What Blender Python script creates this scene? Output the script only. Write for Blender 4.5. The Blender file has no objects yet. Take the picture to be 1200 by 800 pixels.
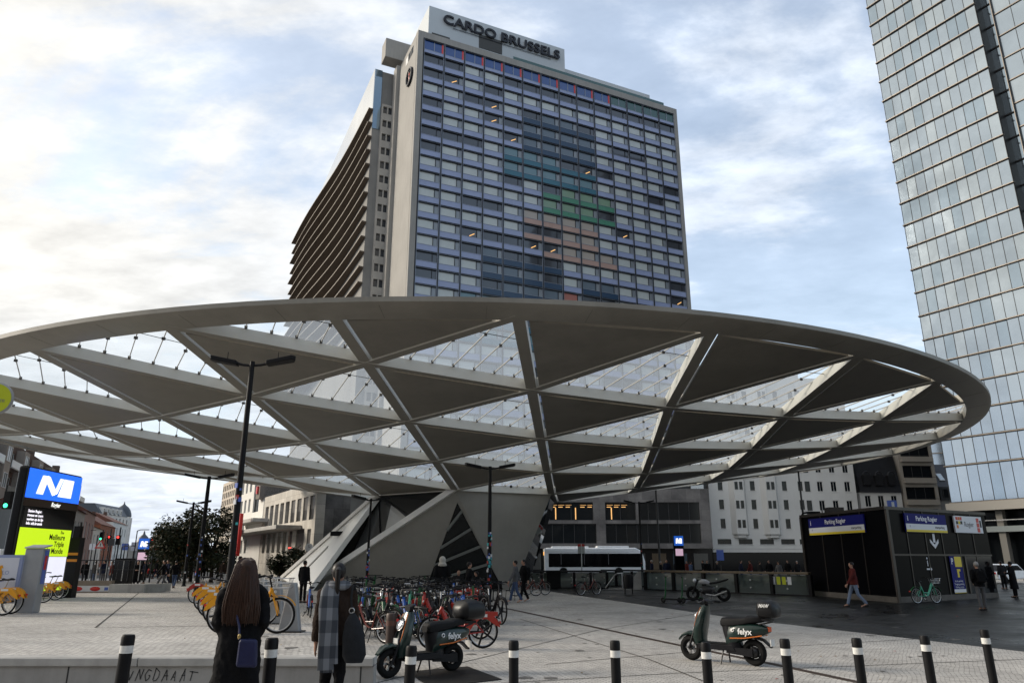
import bpy, math, random
from math import sin, cos, pi, radians as R, hypot, atan2, sqrt
from mathutils import Vector as V, Matrix as M4
random.seed(7)
scene = bpy.context.scene
COL = scene.collection
# ------------------------------------------------------------------ camera and pixel helpers
EYE = 1.85; FPX = 852.0; TH = math.atan(255/FPX); CT, ST = cos(TH), sin(TH)
def ray(px, py):
    x = (px-600)/FPX; z = -(py-400)/FPX
    return V((x, CT-z*ST, ST+z*CT))
def atZ(px, py, z=0.0):
    r = ray(px, py); t = (z-EYE)/r.z
    return V((r.x*t, r.y*t, z))
def atY(px, py, y):
    r = ray(px, py); t = y/r.y
    return V((r.x*t, y, EYE+r.z*t))
cam = bpy.data.cameras.new('camera'); co = bpy.data.objects.new('camera', cam); COL.objects.link(co)
co.location = (0, 0, EYE); co.rotation_euler = (pi/2+TH, 0, 0)
cam.sensor_width = 36; cam.lens = FPX/1200*36; cam.clip_end = 6000; cam.clip_start = .1
scene.camera = co
# ------------------------------------------------------------------ materials
MATS = {}
def mat(name, col, rough=.6, metal=0., noise=0., nscale=4., bump=0., bscale=None, spec=.32, emit=None, est=1., streak=0., coat=0.):
    if name in MATS: return MATS[name]
    m = bpy.data.materials.new(name); m.use_nodes = True; nt = m.node_tree; N = nt.nodes; L = nt.links
    b = N['Principled BSDF']
    b.inputs['Base Color'].default_value = (*col, 1); b.inputs['Roughness'].default_value = rough
    b.inputs['Metallic'].default_value = metal; b.inputs['Specular IOR Level'].default_value = spec
    if coat: b.inputs['Coat Weight'].default_value = coat; b.inputs['Coat Roughness'].default_value = .08
    if emit: b.inputs['Emission Color'].default_value = (*emit, 1); b.inputs['Emission Strength'].default_value = est
    if noise or bump or streak:
        tc = N.new('ShaderNodeTexCoord'); src = tc.outputs['Object']
        nz = N.new('ShaderNodeTexNoise'); nz.inputs['Scale'].default_value = nscale; nz.inputs['Detail'].default_value = 6
        nz.inputs['Roughness'].default_value = .65
        L.new(src, nz.inputs['Vector'])
        fac = nz.outputs['Fac']
        if streak:
            mp = N.new('ShaderNodeMapping'); mp.inputs['Scale'].default_value = (3., 3., .18)
            L.new(src, mp.inputs['Vector'])
            n2 = N.new('ShaderNodeTexNoise'); n2.inputs['Scale'].default_value = 1.6; n2.inputs['Detail'].default_value = 5
            L.new(mp.outputs[0], n2.inputs['Vector'])
            mx = N.new('ShaderNodeMath'); mx.operation = 'MULTIPLY_ADD'; mx.inputs[1].default_value = streak
            L.new(n2.outputs['Fac'], mx.inputs[0]); 
            m2 = N.new('ShaderNodeMath'); m2.operation = 'MULTIPLY'; m2.inputs[1].default_value = 1-streak
            L.new(fac, m2.inputs[0]); L.new(m2.outputs[0], mx.inputs[2]); fac = mx.outputs[0]
        amt = max(noise, streak*.5)
        if amt:
            rp = N.new('ShaderNodeMapRange'); rp.inputs['From Min'].default_value = .3; rp.inputs['From Max'].default_value = .7
            rp.inputs['To Min'].default_value = 1-amt; rp.inputs['To Max'].default_value = 1+amt*.6
            L.new(fac, rp.inputs['Value'])
            mc = N.new('ShaderNodeMix'); mc.data_type = 'RGBA'; mc.blend_type = 'MULTIPLY'; mc.inputs['Factor'].default_value = 1
            mc.inputs['A'].default_value = (*col, 1); L.new(rp.outputs[0], mc.inputs['B'])
            L.new(mc.outputs['Result'], b.inputs['Base Color'])
            rr = N.new('ShaderNodeMapRange'); rr.inputs['To Min'].default_value = max(0, rough-.12); rr.inputs['To Max'].default_value = min(1, rough+.12)
            L.new(fac, rr.inputs['Value']); L.new(rr.outputs[0], b.inputs['Roughness'])
        if bump:
            bn = N.new('ShaderNodeTexNoise'); bn.inputs['Scale'].default_value = bscale or nscale*6; bn.inputs['Detail'].default_value = 4
            L.new(src, bn.inputs['Vector'])
            bp = N.new('ShaderNodeBump'); bp.inputs['Strength'].default_value = bump; bp.inputs['Distance'].default_value = .02
            L.new(bn.outputs['Fac'], bp.inputs['Height']); L.new(bp.outputs[0], b.inputs['Normal'])
    MATS[name] = m
    return m
def brickmat(name, c1, c2, mortar, scale, bw=.5, rh=.25, ms=.02, rough=.8, coord='Object', rot=(0, 0, 0), noise=.25, bump=.3, wave=0., squash=1., rmin=None):
    m = bpy.data.materials.new(name); m.use_nodes = True; nt = m.node_tree; N = nt.nodes; L = nt.links
    b = N['Principled BSDF']; b.inputs['Roughness'].default_value = rough; b.inputs['Specular IOR Level'].default_value = .25
    tc = N.new('ShaderNodeTexCoord'); mp = N.new('ShaderNodeMapping'); mp.inputs['Rotation'].default_value = rot
    L.new(tc.outputs[coord], mp.inputs['Vector']); src = mp.outputs[0]
    if wave:
        wv = N.new('ShaderNodeTexNoise'); wv.inputs['Scale'].default_value = .6; L.new(src, wv.inputs['Vector'])
        va = N.new('ShaderNodeVectorMath'); va.operation = 'MULTIPLY_ADD'; va.inputs[1].default_value = (wave,)*3
        L.new(wv.outputs['Color'], va.inputs[0]); L.new(src, va.inputs[2]); src = va.outputs[0]
    bt = N.new('ShaderNodeTexBrick'); bt.inputs['Scale'].default_value = scale
    bt.inputs['Color1'].default_value = (*c1, 1); bt.inputs['Color2'].default_value = (*c2, 1); bt.inputs['Mortar'].default_value = (*mortar, 1)
    bt.inputs['Brick Width'].default_value = bw; bt.inputs['Row Height'].default_value = rh; bt.inputs['Mortar Size'].default_value = ms
    L.new(src, bt.inputs['Vector'])
    nz = N.new('ShaderNodeTexNoise'); nz.inputs['Scale'].default_value = .35; nz.inputs['Detail'].default_value = 8; nz.inputs['Roughness'].default_value = .7
    L.new(mp.outputs[0], nz.inputs['Vector'])
    rp = N.new('ShaderNodeMapRange'); rp.inputs['From Min'].default_value = .3; rp.inputs['From Max'].default_value = .7
    rp.inputs['To Min'].default_value = 1-noise; rp.inputs['To Max'].default_value = 1+noise*.5
    L.new(nz.outputs['Fac'], rp.inputs['Value'])
    mc = N.new('ShaderNodeMix'); mc.data_type = 'RGBA'; mc.blend_type = 'MULTIPLY'; mc.inputs['Factor'].default_value = 1
    L.new(bt.outputs['Color'], mc.inputs['A']); L.new(rp.outputs[0], mc.inputs['B']); L.new(mc.outputs['Result'], b.inputs['Base Color'])
    if rmin is not None:
        rr = N.new('ShaderNodeMapRange'); rr.inputs['From Min'].default_value = .35; rr.inputs['From Max'].default_value = .65
        rr.inputs['To Min'].default_value = rmin; rr.inputs['To Max'].default_value = rough
        L.new(nz.outputs['Fac'], rr.inputs['Value']); L.new(rr.outputs[0], b.inputs['Roughness'])
    if bump:
        bp = N.new('ShaderNodeBump'); bp.inputs['Strength'].default_value = bump; bp.inputs['Distance'].default_value = .01; bp.invert = True
        L.new(bt.outputs['Fac'], bp.inputs['Height']); L.new(bp.outputs[0], b.inputs['Normal'])
    MATS[name] = m
    return m
def glassmat(name, tint, alpha, milk=.1, rough=.02):
    m = bpy.data.materials.new(name); m.use_nodes = True; nt = m.node_tree; N = nt.nodes; L = nt.links
    for n in list(N): N.remove(n)
    out = N.new('ShaderNodeOutputMaterial'); t = N.new('ShaderNodeBsdfTransparent'); t.inputs[0].default_value = (*tint, 1)
    g = N.new('ShaderNodeBsdfGlossy'); g.inputs['Roughness'].default_value = rough; g.inputs[0].default_value = (1, 1, 1, 1)
    tl = N.new('ShaderNodeBsdfTranslucent'); tl.inputs[0].default_value = (.72, .79, .86, 1)
    m1 = N.new('ShaderNodeMixShader'); m1.inputs[0].default_value = milk; L.new(t.outputs[0], m1.inputs[1]); L.new(tl.outputs[0], m1.inputs[2])
    m2 = N.new('ShaderNodeMixShader'); m2.inputs[0].default_value = alpha; L.new(m1.outputs[0], m2.inputs[1]); L.new(g.outputs[0], m2.inputs[2])
    L.new(m2.outputs[0], out.inputs[0]); MATS[name] = m
    return m
# ------------------------------------------------------------------ mesh builder
class MB:
    def __init__(s): s.v = []; s.f = []; s.m = []; s.mats = []
    def mi(s, m):
        if m not in s.mats: s.mats.append(m)
        return s.mats.index(m)
    def raw(s, vs, fs, m, X=None):
        o = len(s.v); i = s.mi(m)
        s.v += [tuple(X @ V(p)) if X is not None else tuple(p) for p in vs]
        for q in fs: s.f.append(tuple(o+k for k in q)); s.m.append(i)
        return s
    def box(s, a, b, m, X=None):
        x0, y0, z0 = a; x1, y1, z1 = b
        vs = [(x0,y0,z0),(x1,y0,z0),(x1,y1,z0),(x0,y1,z0),(x0,y0,z1),(x1,y0,z1),(x1,y1,z1),(x0,y1,z1)]
        return s.raw(vs, [(3,2,1,0),(4,5,6,7),(0,1,5,4),(1,2,6,5),(2,3,7,6),(3,0,4,7)], m, X)
    def cbox(s, c, d, m, X=None):
        return s.box([c[i]-d[i]/2 for i in range(3)], [c[i]+d[i]/2 for i in range(3)], m, X)
    def bar(s, p, q, w, h, m, up=(0,0,1), off=0.):
        p, q = V(p), V(q); d = (q-p); L = d.length
        if L < 1e-6: return s
        d /= L; u = V(up); sd = d.cross(u)
        if sd.length < 1e-4: sd = d.cross(V((0,1,0)))
        sd.normalize(); u = sd.cross(d)
        X = M4((( *d, 0), (*sd, 0), (*u, 0), (0,0,0,1))).transposed(); X.translation = p
        return s.box((0, -w/2, -h/2+off), (L, w/2, h/2+off), m, X)
    def tube(s, pts, rad, m, n=8, cap=True, up=(0,0,1), X=None):
        pts = [V(p) for p in pts]; k = len(pts)
        if not isinstance(rad, (list, tuple)): rad = [rad]*k
        vs = []; fs = []; prev = None
        for i, p in enumerate(pts):
            d = (pts[min(i+1, k-1)]-pts[max(i-1, 0)])
            d = d.normalized() if d.length > 1e-9 else V((0,0,1))
            if prev is None:
                u = V(up); sd = d.cross(u)
                if sd.length < .05: sd = d.cross(V((0,1,0)))
            else: sd = prev - d*prev.dot(d)
            sd.normalize(); prev = sd; uu = sd.cross(d)
            r = rad[i]; rx, ry = r if isinstance(r, (list, tuple)) else (r, r)
            for j in range(n):
                a = 2*pi*j/n; vs.append(p + sd*(rx*cos(a)) + uu*(ry*sin(a)))
        for i in range(k-1):
            for j in range(n):
                a = i*n+j; b = i*n+(j+1) % n; fs.append((a, b, b+n, a+n))
        if cap: fs.append(tuple(range(n-1, -1, -1))); fs.append(tuple((k-1)*n+j for j in range(n)))
        return s.raw(vs, fs, m, X)
    def lathe(s, prof, m, n=16, X=None):
        vs = []; fs = []; k = len(prof)
        for r, z in prof:
            for j in range(n): a = 2*pi*j/n; vs.append((r*cos(a), r*sin(a), z))
        for i in range(k-1):
            for j in range(n):
                a = i*n+j; b = i*n+(j+1) % n; fs.append((a, b, b+n, a+n))
        fs.append(tuple(range(n-1, -1, -1))); fs.append(tuple((k-1)*n+j for j in range(n)))
        return s.raw(vs, fs, m, X)
    def ball(s, c, r, m, n=12, k=8):
        rx, ry, rz = r if isinstance(r, (tuple, list)) else (r, r, r)
        vs = [(c[0], c[1], c[2]-rz)]; fs = []
        for i in range(1, k):
            t = pi*i/k - pi/2
            for j in range(n): a = 2*pi*j/n; vs.append((c[0]+rx*cos(t)*cos(a), c[1]+ry*cos(t)*sin(a), c[2]+rz*sin(t)))
        vs.append((c[0], c[1], c[2]+rz)); e = len(vs)-1
        for j in range(n):
            fs.append((0, 1+(j+1) % n, 1+j)); fs.append((e, e-n+j, e-n+(j+1) % n))
        for i in range(k-2):
            for j in range(n):
                a = 1+i*n+j; b = 1+i*n+(j+1) % n; fs.append((a, b, b+n, a+n))
        return s.raw(vs, fs, m)
    def prism(s, pts, ext, m, X=None):
        n = len(pts); e = V(ext); vs = [V(p) for p in pts]; vs += [p+e for p in vs]
        fs = [tuple(range(n-1, -1, -1)), tuple(range(n, 2*n))]
        for i in range(n): j = (i+1) % n; fs.append((i, j, j+n, i+n))
        return s.raw(vs, fs, m, X)
    def poly(s, pts, m, X=None): return s.raw(pts, [tuple(range(len(pts)))], m, X)
    def torus(s, c, R_, r, m, axis='y', n=28, k=8, a0=0., a1=2*pi):
        full = abs(a1-a0-2*pi) < 1e-6; vs = []; fs = []; N_ = n if full else n+1
        for i in range(N_):
            a = a0+(a1-a0)*i/n
            for j in range(k):
                b = 2*pi*j/k; rr = R_+r*cos(b); h = r*sin(b)
                p = (rr*cos(a), h, rr*sin(a)) if axis == 'y' else (rr*cos(a), rr*sin(a), h)
                vs.append((c[0]+p[0], c[1]+p[1], c[2]+p[2]))
        for i in range(n):
            i2 = (i+1) % N_
            for j in range(k): fs.append((i*k+j, i*k+(j+1) % k, i2*k+(j+1) % k, i2*k+j))
        return s.raw(vs, fs, m)
    def add(s, o, X=None):
        for k, mm in enumerate(o.mats): s.mi(mm)
        off = len(s.v); s.v += [tuple(X @ V(p)) if X is not None else p for p in o.v]
        for q, k in zip(o.f, o.m): s.f.append(tuple(off+i for i in q)); s.m.append(s.mats.index(o.mats[k]))
        return s
    def mesh(s, name, smooth=None):
        me = bpy.data.meshes.new(name); me.from_pydata([tuple(p) for p in s.v], [], s.f)
        for mm in s.mats: me.materials.append(mm)
        me.polygons.foreach_set('material_index', s.m)
        if smooth: me.shade_smooth(); me.set_sharp_from_angle(angle=smooth)
        me.update()
        return me
    def build(s, name, parent=None, smooth=.6, loc=None, rot=None, **kw):
        return link(name, s.mesh(name, smooth), parent, loc, rot, **kw)
def link(name, data, parent=None, loc=None, rot=None, **kw):
    o = bpy.data.objects.new(name, data); COL.objects.link(o)
    if parent: o.parent = parent
    if loc is not None: o.location = loc
    if rot is not None: o.rotation_euler = rot
    for k, v in kw.items(): o[k] = v
    return o
def thing(name, label, cat, loc=(0,0,0), rz=0., group=None):
    o = bpy.data.objects.new(name, None); COL.objects.link(o); o.location = loc; o.rotation_euler = (0, 0, rz)
    o.empty_display_size = .3
    tag(o, label, cat, group); return o
def tag(o, label, cat, group=None):
    o['label'] = label; o['category'] = cat
    if group: o['group'] = group
    return o
def struct(o): o['kind'] = 'structure'; return o
def copy_tree(o, parent=None, skip=()):
    c = o.copy(); COL.objects.link(c); c.parent = parent
    for ch in o.children:
        if ch.name.split('.')[0] in skip: continue
        k = copy_tree(ch, c)
    return c
def place(proto, loc, rz, label=None, group=None, sc=None):
    c = copy_tree(proto); c.location = loc; c.rotation_euler = (0, 0, rz)
    if label: c['label'] = label
    if group: c['group'] = group
    if sc: c.scale = (sc,)*3
    return c
def text(s, size, m, parent, loc, rot, ext=.01, name='lettering', align='CENTER', bold=0., sx=1., shear=0., **kw):
    c = bpy.data.curves.new(name, 'FONT'); c.body = s; c.size = size; c.extrude = ext; c.align_x = align; c.align_y = 'CENTER'
    c.offset = bold*size; c.shear = shear; c.resolution_u = 3; c.materials.append(m)
    tmp = bpy.data.objects.new('tmp', c); me = bpy.data.meshes.new_from_object(tmp)
    bpy.data.objects.remove(tmp); bpy.data.curves.remove(c)
    if not me.materials: me.materials.append(m)
    o = link(name, me, parent, loc, rot, **kw); o.scale = (sx, 1, 1)
    return o
def bevel(o, w=.01, seg=2, ang=.5):
    b = o.modifiers.new('bevel', 'BEVEL'); b.width = w; b.segments = seg; b.limit_method = 'ANGLE'; b.angle_limit = ang; return o
def remesh(o, v, it=4):
    r = o.modifiers.new('fuse', 'REMESH'); r.mode = 'VOXEL'; r.voxel_size = v; r.use_smooth_shade = True
    k = o.modifiers.new('soft', 'SMOOTH'); k.iterations = it; k.factor = .5
    return o
def gz(x, y):                       # height of the ground: a long ramp on the left, level elsewhere
    if y > 11.3 and x < ramp_edge(y): return max(0., .5*(50-y)/38.7)
    return 0.
def ramp_edge(y): return -1.98-.42*(y-11.3)
def onground(px, py):
    z = 0.
    for _ in range(12):
        p = atZ(px, py, z); z = gz(p.x, p.y)
    p = atZ(px, py, z); p.z = z
    return p
# common materials
paint_white = mat('canopy_paint', (.56,.54,.485), .45, noise=.08, nscale=.6, streak=.0)
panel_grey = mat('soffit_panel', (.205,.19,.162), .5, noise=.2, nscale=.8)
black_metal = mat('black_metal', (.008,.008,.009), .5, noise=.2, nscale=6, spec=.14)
dark_steel = mat('dark_steel', (.04,.04,.042), .4, .6, noise=.2, nscale=3)
steel = mat('steel', (.45,.45,.45), .3, .9, noise=.15, nscale=5)
rubber = mat('rubber', (.009,.009,.009), .8, noise=.2, nscale=20, spec=.15)
dark_glass = mat('dark_glass', (.010,.012,.014), .08, spec=.28)
black_glass = mat('black_glass', (.005,.005,.006), .08, spec=.2)
white_plastic = mat('white_plastic', (.58,.58,.57), .4, noise=.06)
window_frame = mat('window_frame', (.05,.05,.05), .5)
white_frame = mat('white_frame', (.6,.6,.58), .5)
red_paint = mat('red_paint', (.5,.03,.025), .35, noise=.12, nscale=8)
lamp_glow = mat('lamp_glow', (1,.8,.5), emit=(1,.62,.25), est=3.)
# ------------------------------------------------------------------ world: sky, clouds, sun
SUN_EL, SUN_AZ = R(24), R(-78)          # sun low on the left, a little behind the canopy (azimuth from +Y)
w = bpy.data.worlds.new('World'); scene.world = w; w.use_nodes = True
def make_world():
    nt = w.node_tree; N = nt.nodes; L = nt.links
    bg = N['Background']; out = N['World Output']
    sky = N.new('ShaderNodeTexSky'); sky.sky_type = 'NISHITA'; sky.sun_disc = False
    sky.sun_elevation = SUN_EL; sky.sun_rotation = SUN_AZ; sky.air_density = 1.2; sky.dust_density = 1.5; sky.ozone_density = 1.5
    L.new(sky.outputs[0], bg.inputs[0]); bg.inputs[1].default_value = SKY_ST
    tc = N.new('ShaderNodeTexCoord'); sp = N.new('ShaderNodeSeparateXYZ'); L.new(tc.outputs['Generated'], sp.inputs[0])
    def mth(op, a, b=None, c=None):
        n = N.new('ShaderNodeMath'); n.operation = op
        for i, q in enumerate((a, b, c)):
            if q is None: continue
            if isinstance(q, (int, float)): n.inputs[i].default_value = q
            else: L.new(q, n.inputs[i])
        return n.outputs[0]
    zz = mth('ADD', mth('MAXIMUM', sp.outputs[2], 0.), .13)
    cb = N.new('ShaderNodeCombineXYZ'); L.new(mth('DIVIDE', sp.outputs[0], zz), cb.inputs[0]); L.new(mth('DIVIDE', sp.outputs[1], zz), cb.inputs[1])
    mp = N.new('ShaderNodeMapping'); mp.inputs['Rotation'].default_value = (0, 0, R(35)); mp.inputs['Scale'].default_value = (.8, 1.25, 1); mp.inputs['Location'].default_value = (3.1, 1.7, 0)
    L.new(cb.outputs[0], mp.inputs[0])
    n1 = N.new('ShaderNodeTexNoise'); n1.inputs['Scale'].default_value = 1.35; n1.inputs['Detail'].default_value = 9; n1.inputs['Roughness'].default_value = .58; n1.inputs['Distortion'].default_value = .5
    L.new(mp.outputs[0], n1.inputs['Vector'])
    n2 = N.new('ShaderNodeTexNoise'); n2.inputs['Scale'].default_value = 5.; n2.inputs['Detail'].default_value = 6; n2.inputs['Roughness'].default_value = .6
    L.new(mp.outputs[0], n2.inputs['Vector'])
    # more cloud to the left (west), thinner veil to the right
    bias = mth('MULTIPLY_ADD', sp.outputs[0], -.30, .02)
    cov = mth('ADD', mth('ADD', n1.outputs['Fac'], mth('MULTIPLY_ADD', n2.outputs['Fac'], .36, -.18)), bias)
    cr = N.new('ShaderNodeMapRange'); cr.interpolation_type = 'SMOOTHSTEP'; cr.inputs['From Min'].default_value = .43; cr.inputs['From Max'].default_value = .60
    cr.inputs['To Min'].default_value = .46; cr.inputs['To Max'].default_value = .99
    L.new(cov, cr.inputs['Value'])
    # cloud body: cream where thick to the west, cooler grey elsewhere
    warm = N.new('ShaderNodeMapRange'); warm.inputs['From Min'].default_value = .15; warm.inputs['From Max'].default_value = -.65; L.new(sp.outputs[0], warm.inputs['Value'])
    cc = N.new('ShaderNodeMix'); cc.data_type = 'RGBA'; cc.inputs['A'].default_value = (.60, .66, .75, 1); cc.inputs['B'].default_value = (.745, .72, .665, 1)
    hz_ = N.new('ShaderNodeMapRange'); hz_.inputs['From Min'].default_value = .02; hz_.inputs['From Max'].default_value = .3; L.new(sp.outputs[2], hz_.inputs['Value'])
    L.new(mth('MULTIPLY', warm.outputs[0], hz_.outputs[0]), cc.inputs['Factor'])
    sh = N.new('ShaderNodeMapRange'); sh.inputs['From Min'].default_value = .3; sh.inputs['From Max'].default_value = .7; sh.inputs['To Min'].default_value = .76; sh.inputs['To Max'].default_value = 1.10
    L.new(n2.outputs['Fac'], sh.inputs['Value'])
    c2 = N.new('ShaderNodeMix'); c2.data_type = 'RGBA'; c2.blend_type = 'MULTIPLY'; c2.inputs['Factor'].default_value = 1
    L.new(cc.outputs['Result'], c2.inputs['A']); L.new(sh.outputs[0], c2.inputs['B'])
    bg2 = N.new('ShaderNodeBackground'); L.new(c2.outputs['Result'], bg2.inputs[0]); bg2.inputs[1].default_value = CLOUD_ST
    ms = N.new('ShaderNodeMixShader'); L.new(cr.outputs[0], ms.inputs[0]); L.new(bg.outputs[0], ms.inputs[1]); L.new(bg2.outputs[0], ms.inputs[2])
    L.new(ms.outputs[0], out.inputs[0])
SKY_ST, CLOUD_ST = .15, .89
make_world()
sl = bpy.data.lights.new('sun', 'SUN'); sl.energy = 2.7; sl.angle = R(18); sl.color = (1, .9, .76)
so = bpy.data.objects.new('sun', sl); COL.objects.link(so)
sd = V((sin(SUN_AZ)*cos(SUN_EL), cos(SUN_AZ)*cos(SUN_EL), sin(SUN_EL))); so.rotation_euler = sd.to_track_quat('Z', 'Y').to_euler()
so.location = (-60, 20, 60)
vs = scene.view_settings; vs.view_transform = 'Standard'; vs.look = 'None'; vs.exposure = .74; vs.gamma = 1
scene.cycles.max_bounces = 8; scene.cycles.transparent_max_bounces = 12; scene.cycles.use_denoising = True
scene.cycles.sample_clamp_indirect = 6
# ------------------------------------------------------------------ ground
asphalt = mat('asphalt', (.055,.055,.057), .8, noise=.3, nscale=.4, bump=.3, bscale=40)
cobble = brickmat('plaza_cobbles', (.53,.505,.465), (.38,.362,.335), (.17,.16,.15), 1., bw=.15, rh=.075, ms=.008, rough=.75, wave=.35, noise=.34, rot=(0,0,.5), bump=.5)
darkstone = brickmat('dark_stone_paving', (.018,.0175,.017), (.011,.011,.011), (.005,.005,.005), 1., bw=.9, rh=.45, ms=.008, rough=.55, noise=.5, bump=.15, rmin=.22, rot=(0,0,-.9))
coping_m = mat('stone_coping', (.36,.35,.33), .7, noise=.3, nscale=1.5, streak=.3, bump=.15)
wall_m = mat('concrete_wall', (.30,.29,.275), .8, noise=.35, nscale=1.2, streak=.45, bump=.25, bscale=14)
g = MB(); g.box((-3000, -60, -.5), (3000, 3000, -.02), asphalt); struct(g.build('ground', smooth=None))
g = MB(); g.poly([(-60,-8,0),(60,-8,0),(60,78,0),(-60,78,0)], cobble); struct(g.build('plaza_pavement', smooth=None))
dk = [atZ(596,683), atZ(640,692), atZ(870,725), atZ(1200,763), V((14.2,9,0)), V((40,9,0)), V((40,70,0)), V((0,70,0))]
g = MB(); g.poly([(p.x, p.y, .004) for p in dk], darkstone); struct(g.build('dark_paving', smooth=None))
g = MB(); C0 = V((ramp_edge(11.3), 11.3, .5))
g.poly([(-45,11.62,.4967), (ramp_edge(11.62),11.62,.4967), (ramp_edge(49.6),49.6,.009), (-45,49.6,.009)], cobble)
g.poly([(-45,11.3,.5), (C0.x,11.3,.5), (ramp_edge(11.62),11.62,.4967), (-45,11.62,.4967)], coping_m)
g.poly([(C0.x,11.3,0), (ramp_edge(49.6),49.6,0), (ramp_edge(49.6),49.6,.009), (ramp_edge(11.62),11.62,.4967), (C0.x,11.3,.5)], wall_m)
struct(g.build('ramp_pavement', smooth=None))
# low retaining wall with coping slabs and a scratched scrawl
rw = thing('retaining_wall', 'low pale stone wall with coping slabs along the raised paving, scribbled on its face', 'wall', (-20, 11.3, 0))
g = MB(); g.box((-25, 0, 0), (C0.x+20, .25, .385), wall_m); g.build('wall_face', rw, smooth=None)
x = -25.; 
while x < C0.x+20-.1:
    x1 = min(x+3.05, C0.x+20); 
    if C0.x+20-x1 < .6: x1 = C0.x+20
    g = MB(); g.box((x+.006, -.045, .39), (x1-.006, .30, .497), coping_m); bevel(g.build('coping_slab', rw, smooth=None), .012); x = x1
scr = mat('scrawl_ink', (.03,.03,.03), .8)
g = MB(); g.box((C0.x+20-.19, -.004, 0), (C0.x+20-.17, .0, .38), scr); g.box((-6.35+20-.0, -.004, 0), (-6.33+20, .0, .38), scr); g.build('wall_joint', rw, smooth=None)
p0 = atY(188, 789, 11.3)
strokes = {'V': [[(0,1),(.35,0),(.7,1.1)]], 'N': [[(0,0),(.1,1),(.5,.1),(.65,1.05)]], 'G': [[(.6,.9),(.2,1),(0,.5),(.2,0),(.6,.1),(.6,.45),(.35,.45)]], 'D': [[(0,0),(.05,1),(.5,.8),(.6,.35),(.3,.02),(0,0)]],
 'A': [[(0,-.05),(.35,1.05),(.6,0)], [(.1,.4),(.6,.45)]], 'T': [[(.3,0),(.35,1)], [(-.05,.95),(1.3,1.02)]]}
mb = MB(); cx_ = p0.x+20-.47; rs_ = random.Random(3)
for ch_ in 'VNGDAAAT':
    s_ = .13*rs_.uniform(.85, 1.2)
    for st in strokes[ch_]:
        pts = [V((cx_+x_*s_*.8+z_*s_*.15+rs_.uniform(-.008,.008), -.004, .20+z_*s_+rs_.uniform(-.012,.012))) for x_, z_ in st]
        for a, c in zip(pts, pts[1:]): mb.bar(a, c, .005, .011, scr, up=(0,1,0) if abs((c-a).x) < .01 else (0,0,1))
    cx_ += .125
mb.build('scrawl', rw, smooth=None)
# joints in the paving and the rusty drainage channel
joint_m = mat('joint_filler', (.03,.028,.026), .9)
rust = mat('rusty_channel', (.045,.028,.02), .7, .3, noise=.4, nscale=9)
def strip(name, pts, wd, m, dz=.005, **kw):
    b = MB()
    for p, q in zip(pts, pts[1:]):
        d = (q-p); d.z = 0; d.normalize(); s_ = V((-d.y, d.x, 0))*wd/2; e = V((0, 0, dz))
        b.poly([p-s_+e, q-s_+e, q+s_+e, p+s_+e], m)
    return struct(b.build(name, smooth=None))
strip('drainage_channel', [atZ(540,703), atZ(600,714), atZ(793,755), atZ(907,778), atZ(1010,800), V((6.4,9,0))], .16, rust, .008)
def rp(px, py): return onground(px, py)
strip('paving_joint', [rp(66,771), rp(112,735), rp(168,690)], .05, joint_m)
strip('paving_joint', [rp(112,735), rp(252,733)], .04, joint_m)
strip('paving_joint', [atZ(440,800), atZ(700,738), atZ(900,705)], .03, joint_m, .006)
strip('paving_joint', [atZ(590,800), atZ(800,788), atZ(1200,772)], .03, joint_m, .006)
strip('paving_joint', [atZ(640,778), atZ(800,764), atZ(1080,748)], .03, joint_m, .006)
strip('paving_joint', [atZ(610,725), atZ(760,772), atZ(830,800)], .03, joint_m, .006)
stain = mat('pavement_stain', (.13,.122,.113), .8, noise=.4, nscale=5)
mb = MB(); rs_ = random.Random(31)
for _ in range(150):
    y = rs_.uniform(8.5, 30); x = rs_.uniform(-.45*y+1, .62*y)
    if x < ramp_edge(y)+.3 and y > 11.3: z = None
    r = rs_.choice((.025, .03, .04, .05, .12)); z = gz(x, y)
    pts = [(x+cos(2*pi*q/9)*r*rs_.uniform(.7,1.2), y+sin(2*pi*q/9)*r*rs_.uniform(.7,1.3), gz(x, y+sin(2*pi*q/9)*r)+.007) for q in range(9)]
    mb.poly(pts, stain)
o = mb.build('pavement_stain', smooth=None); struct(o)
litter_m = [mat('leaf_litter', (.16,.10,.035), .8), mat('paper_litter', (.5,.5,.48), .8), mat('red_litter', (.4,.04,.03), .6)]
mb = MB()
for _ in range(70):
    y = rs_.uniform(9, 32); x = rs_.uniform(-.5*y+1, .6*y); r = rs_.uniform(.02, .045); a = rs_.uniform(0, 6); c, s = cos(a)*r, sin(a)*r; z = gz(x, y)+.012
    mb.poly([(x-c, y-s, z), (x+s*.5, y-c*.5, z+.012), (x+c, y+s, z), (x-s*.5, y+c*.5, z+.006)], rs_.choices(litter_m, (8, 1, 1))[0])
o = mb.build('leaf_litter', smooth=None); o['kind'] = 'stuff'; o['label'] = 'dry leaves and paper scraps scattered on the paving'
grate = mat('tree_grate_metal', (.02,.018,.016), .6, .5, noise=.3, nscale=12)
gp = [atZ(478,787), atZ(548,781), atZ(588,796), atZ(505,806)]
g = MB(); g.prism([(p.x, p.y, .002) for p in gp], (0,0,.012), grate); tag(g.build('ground_grate', smooth=None), 'dark metal grate set in the paving under the scooter beside the wall', 'grate')
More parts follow.
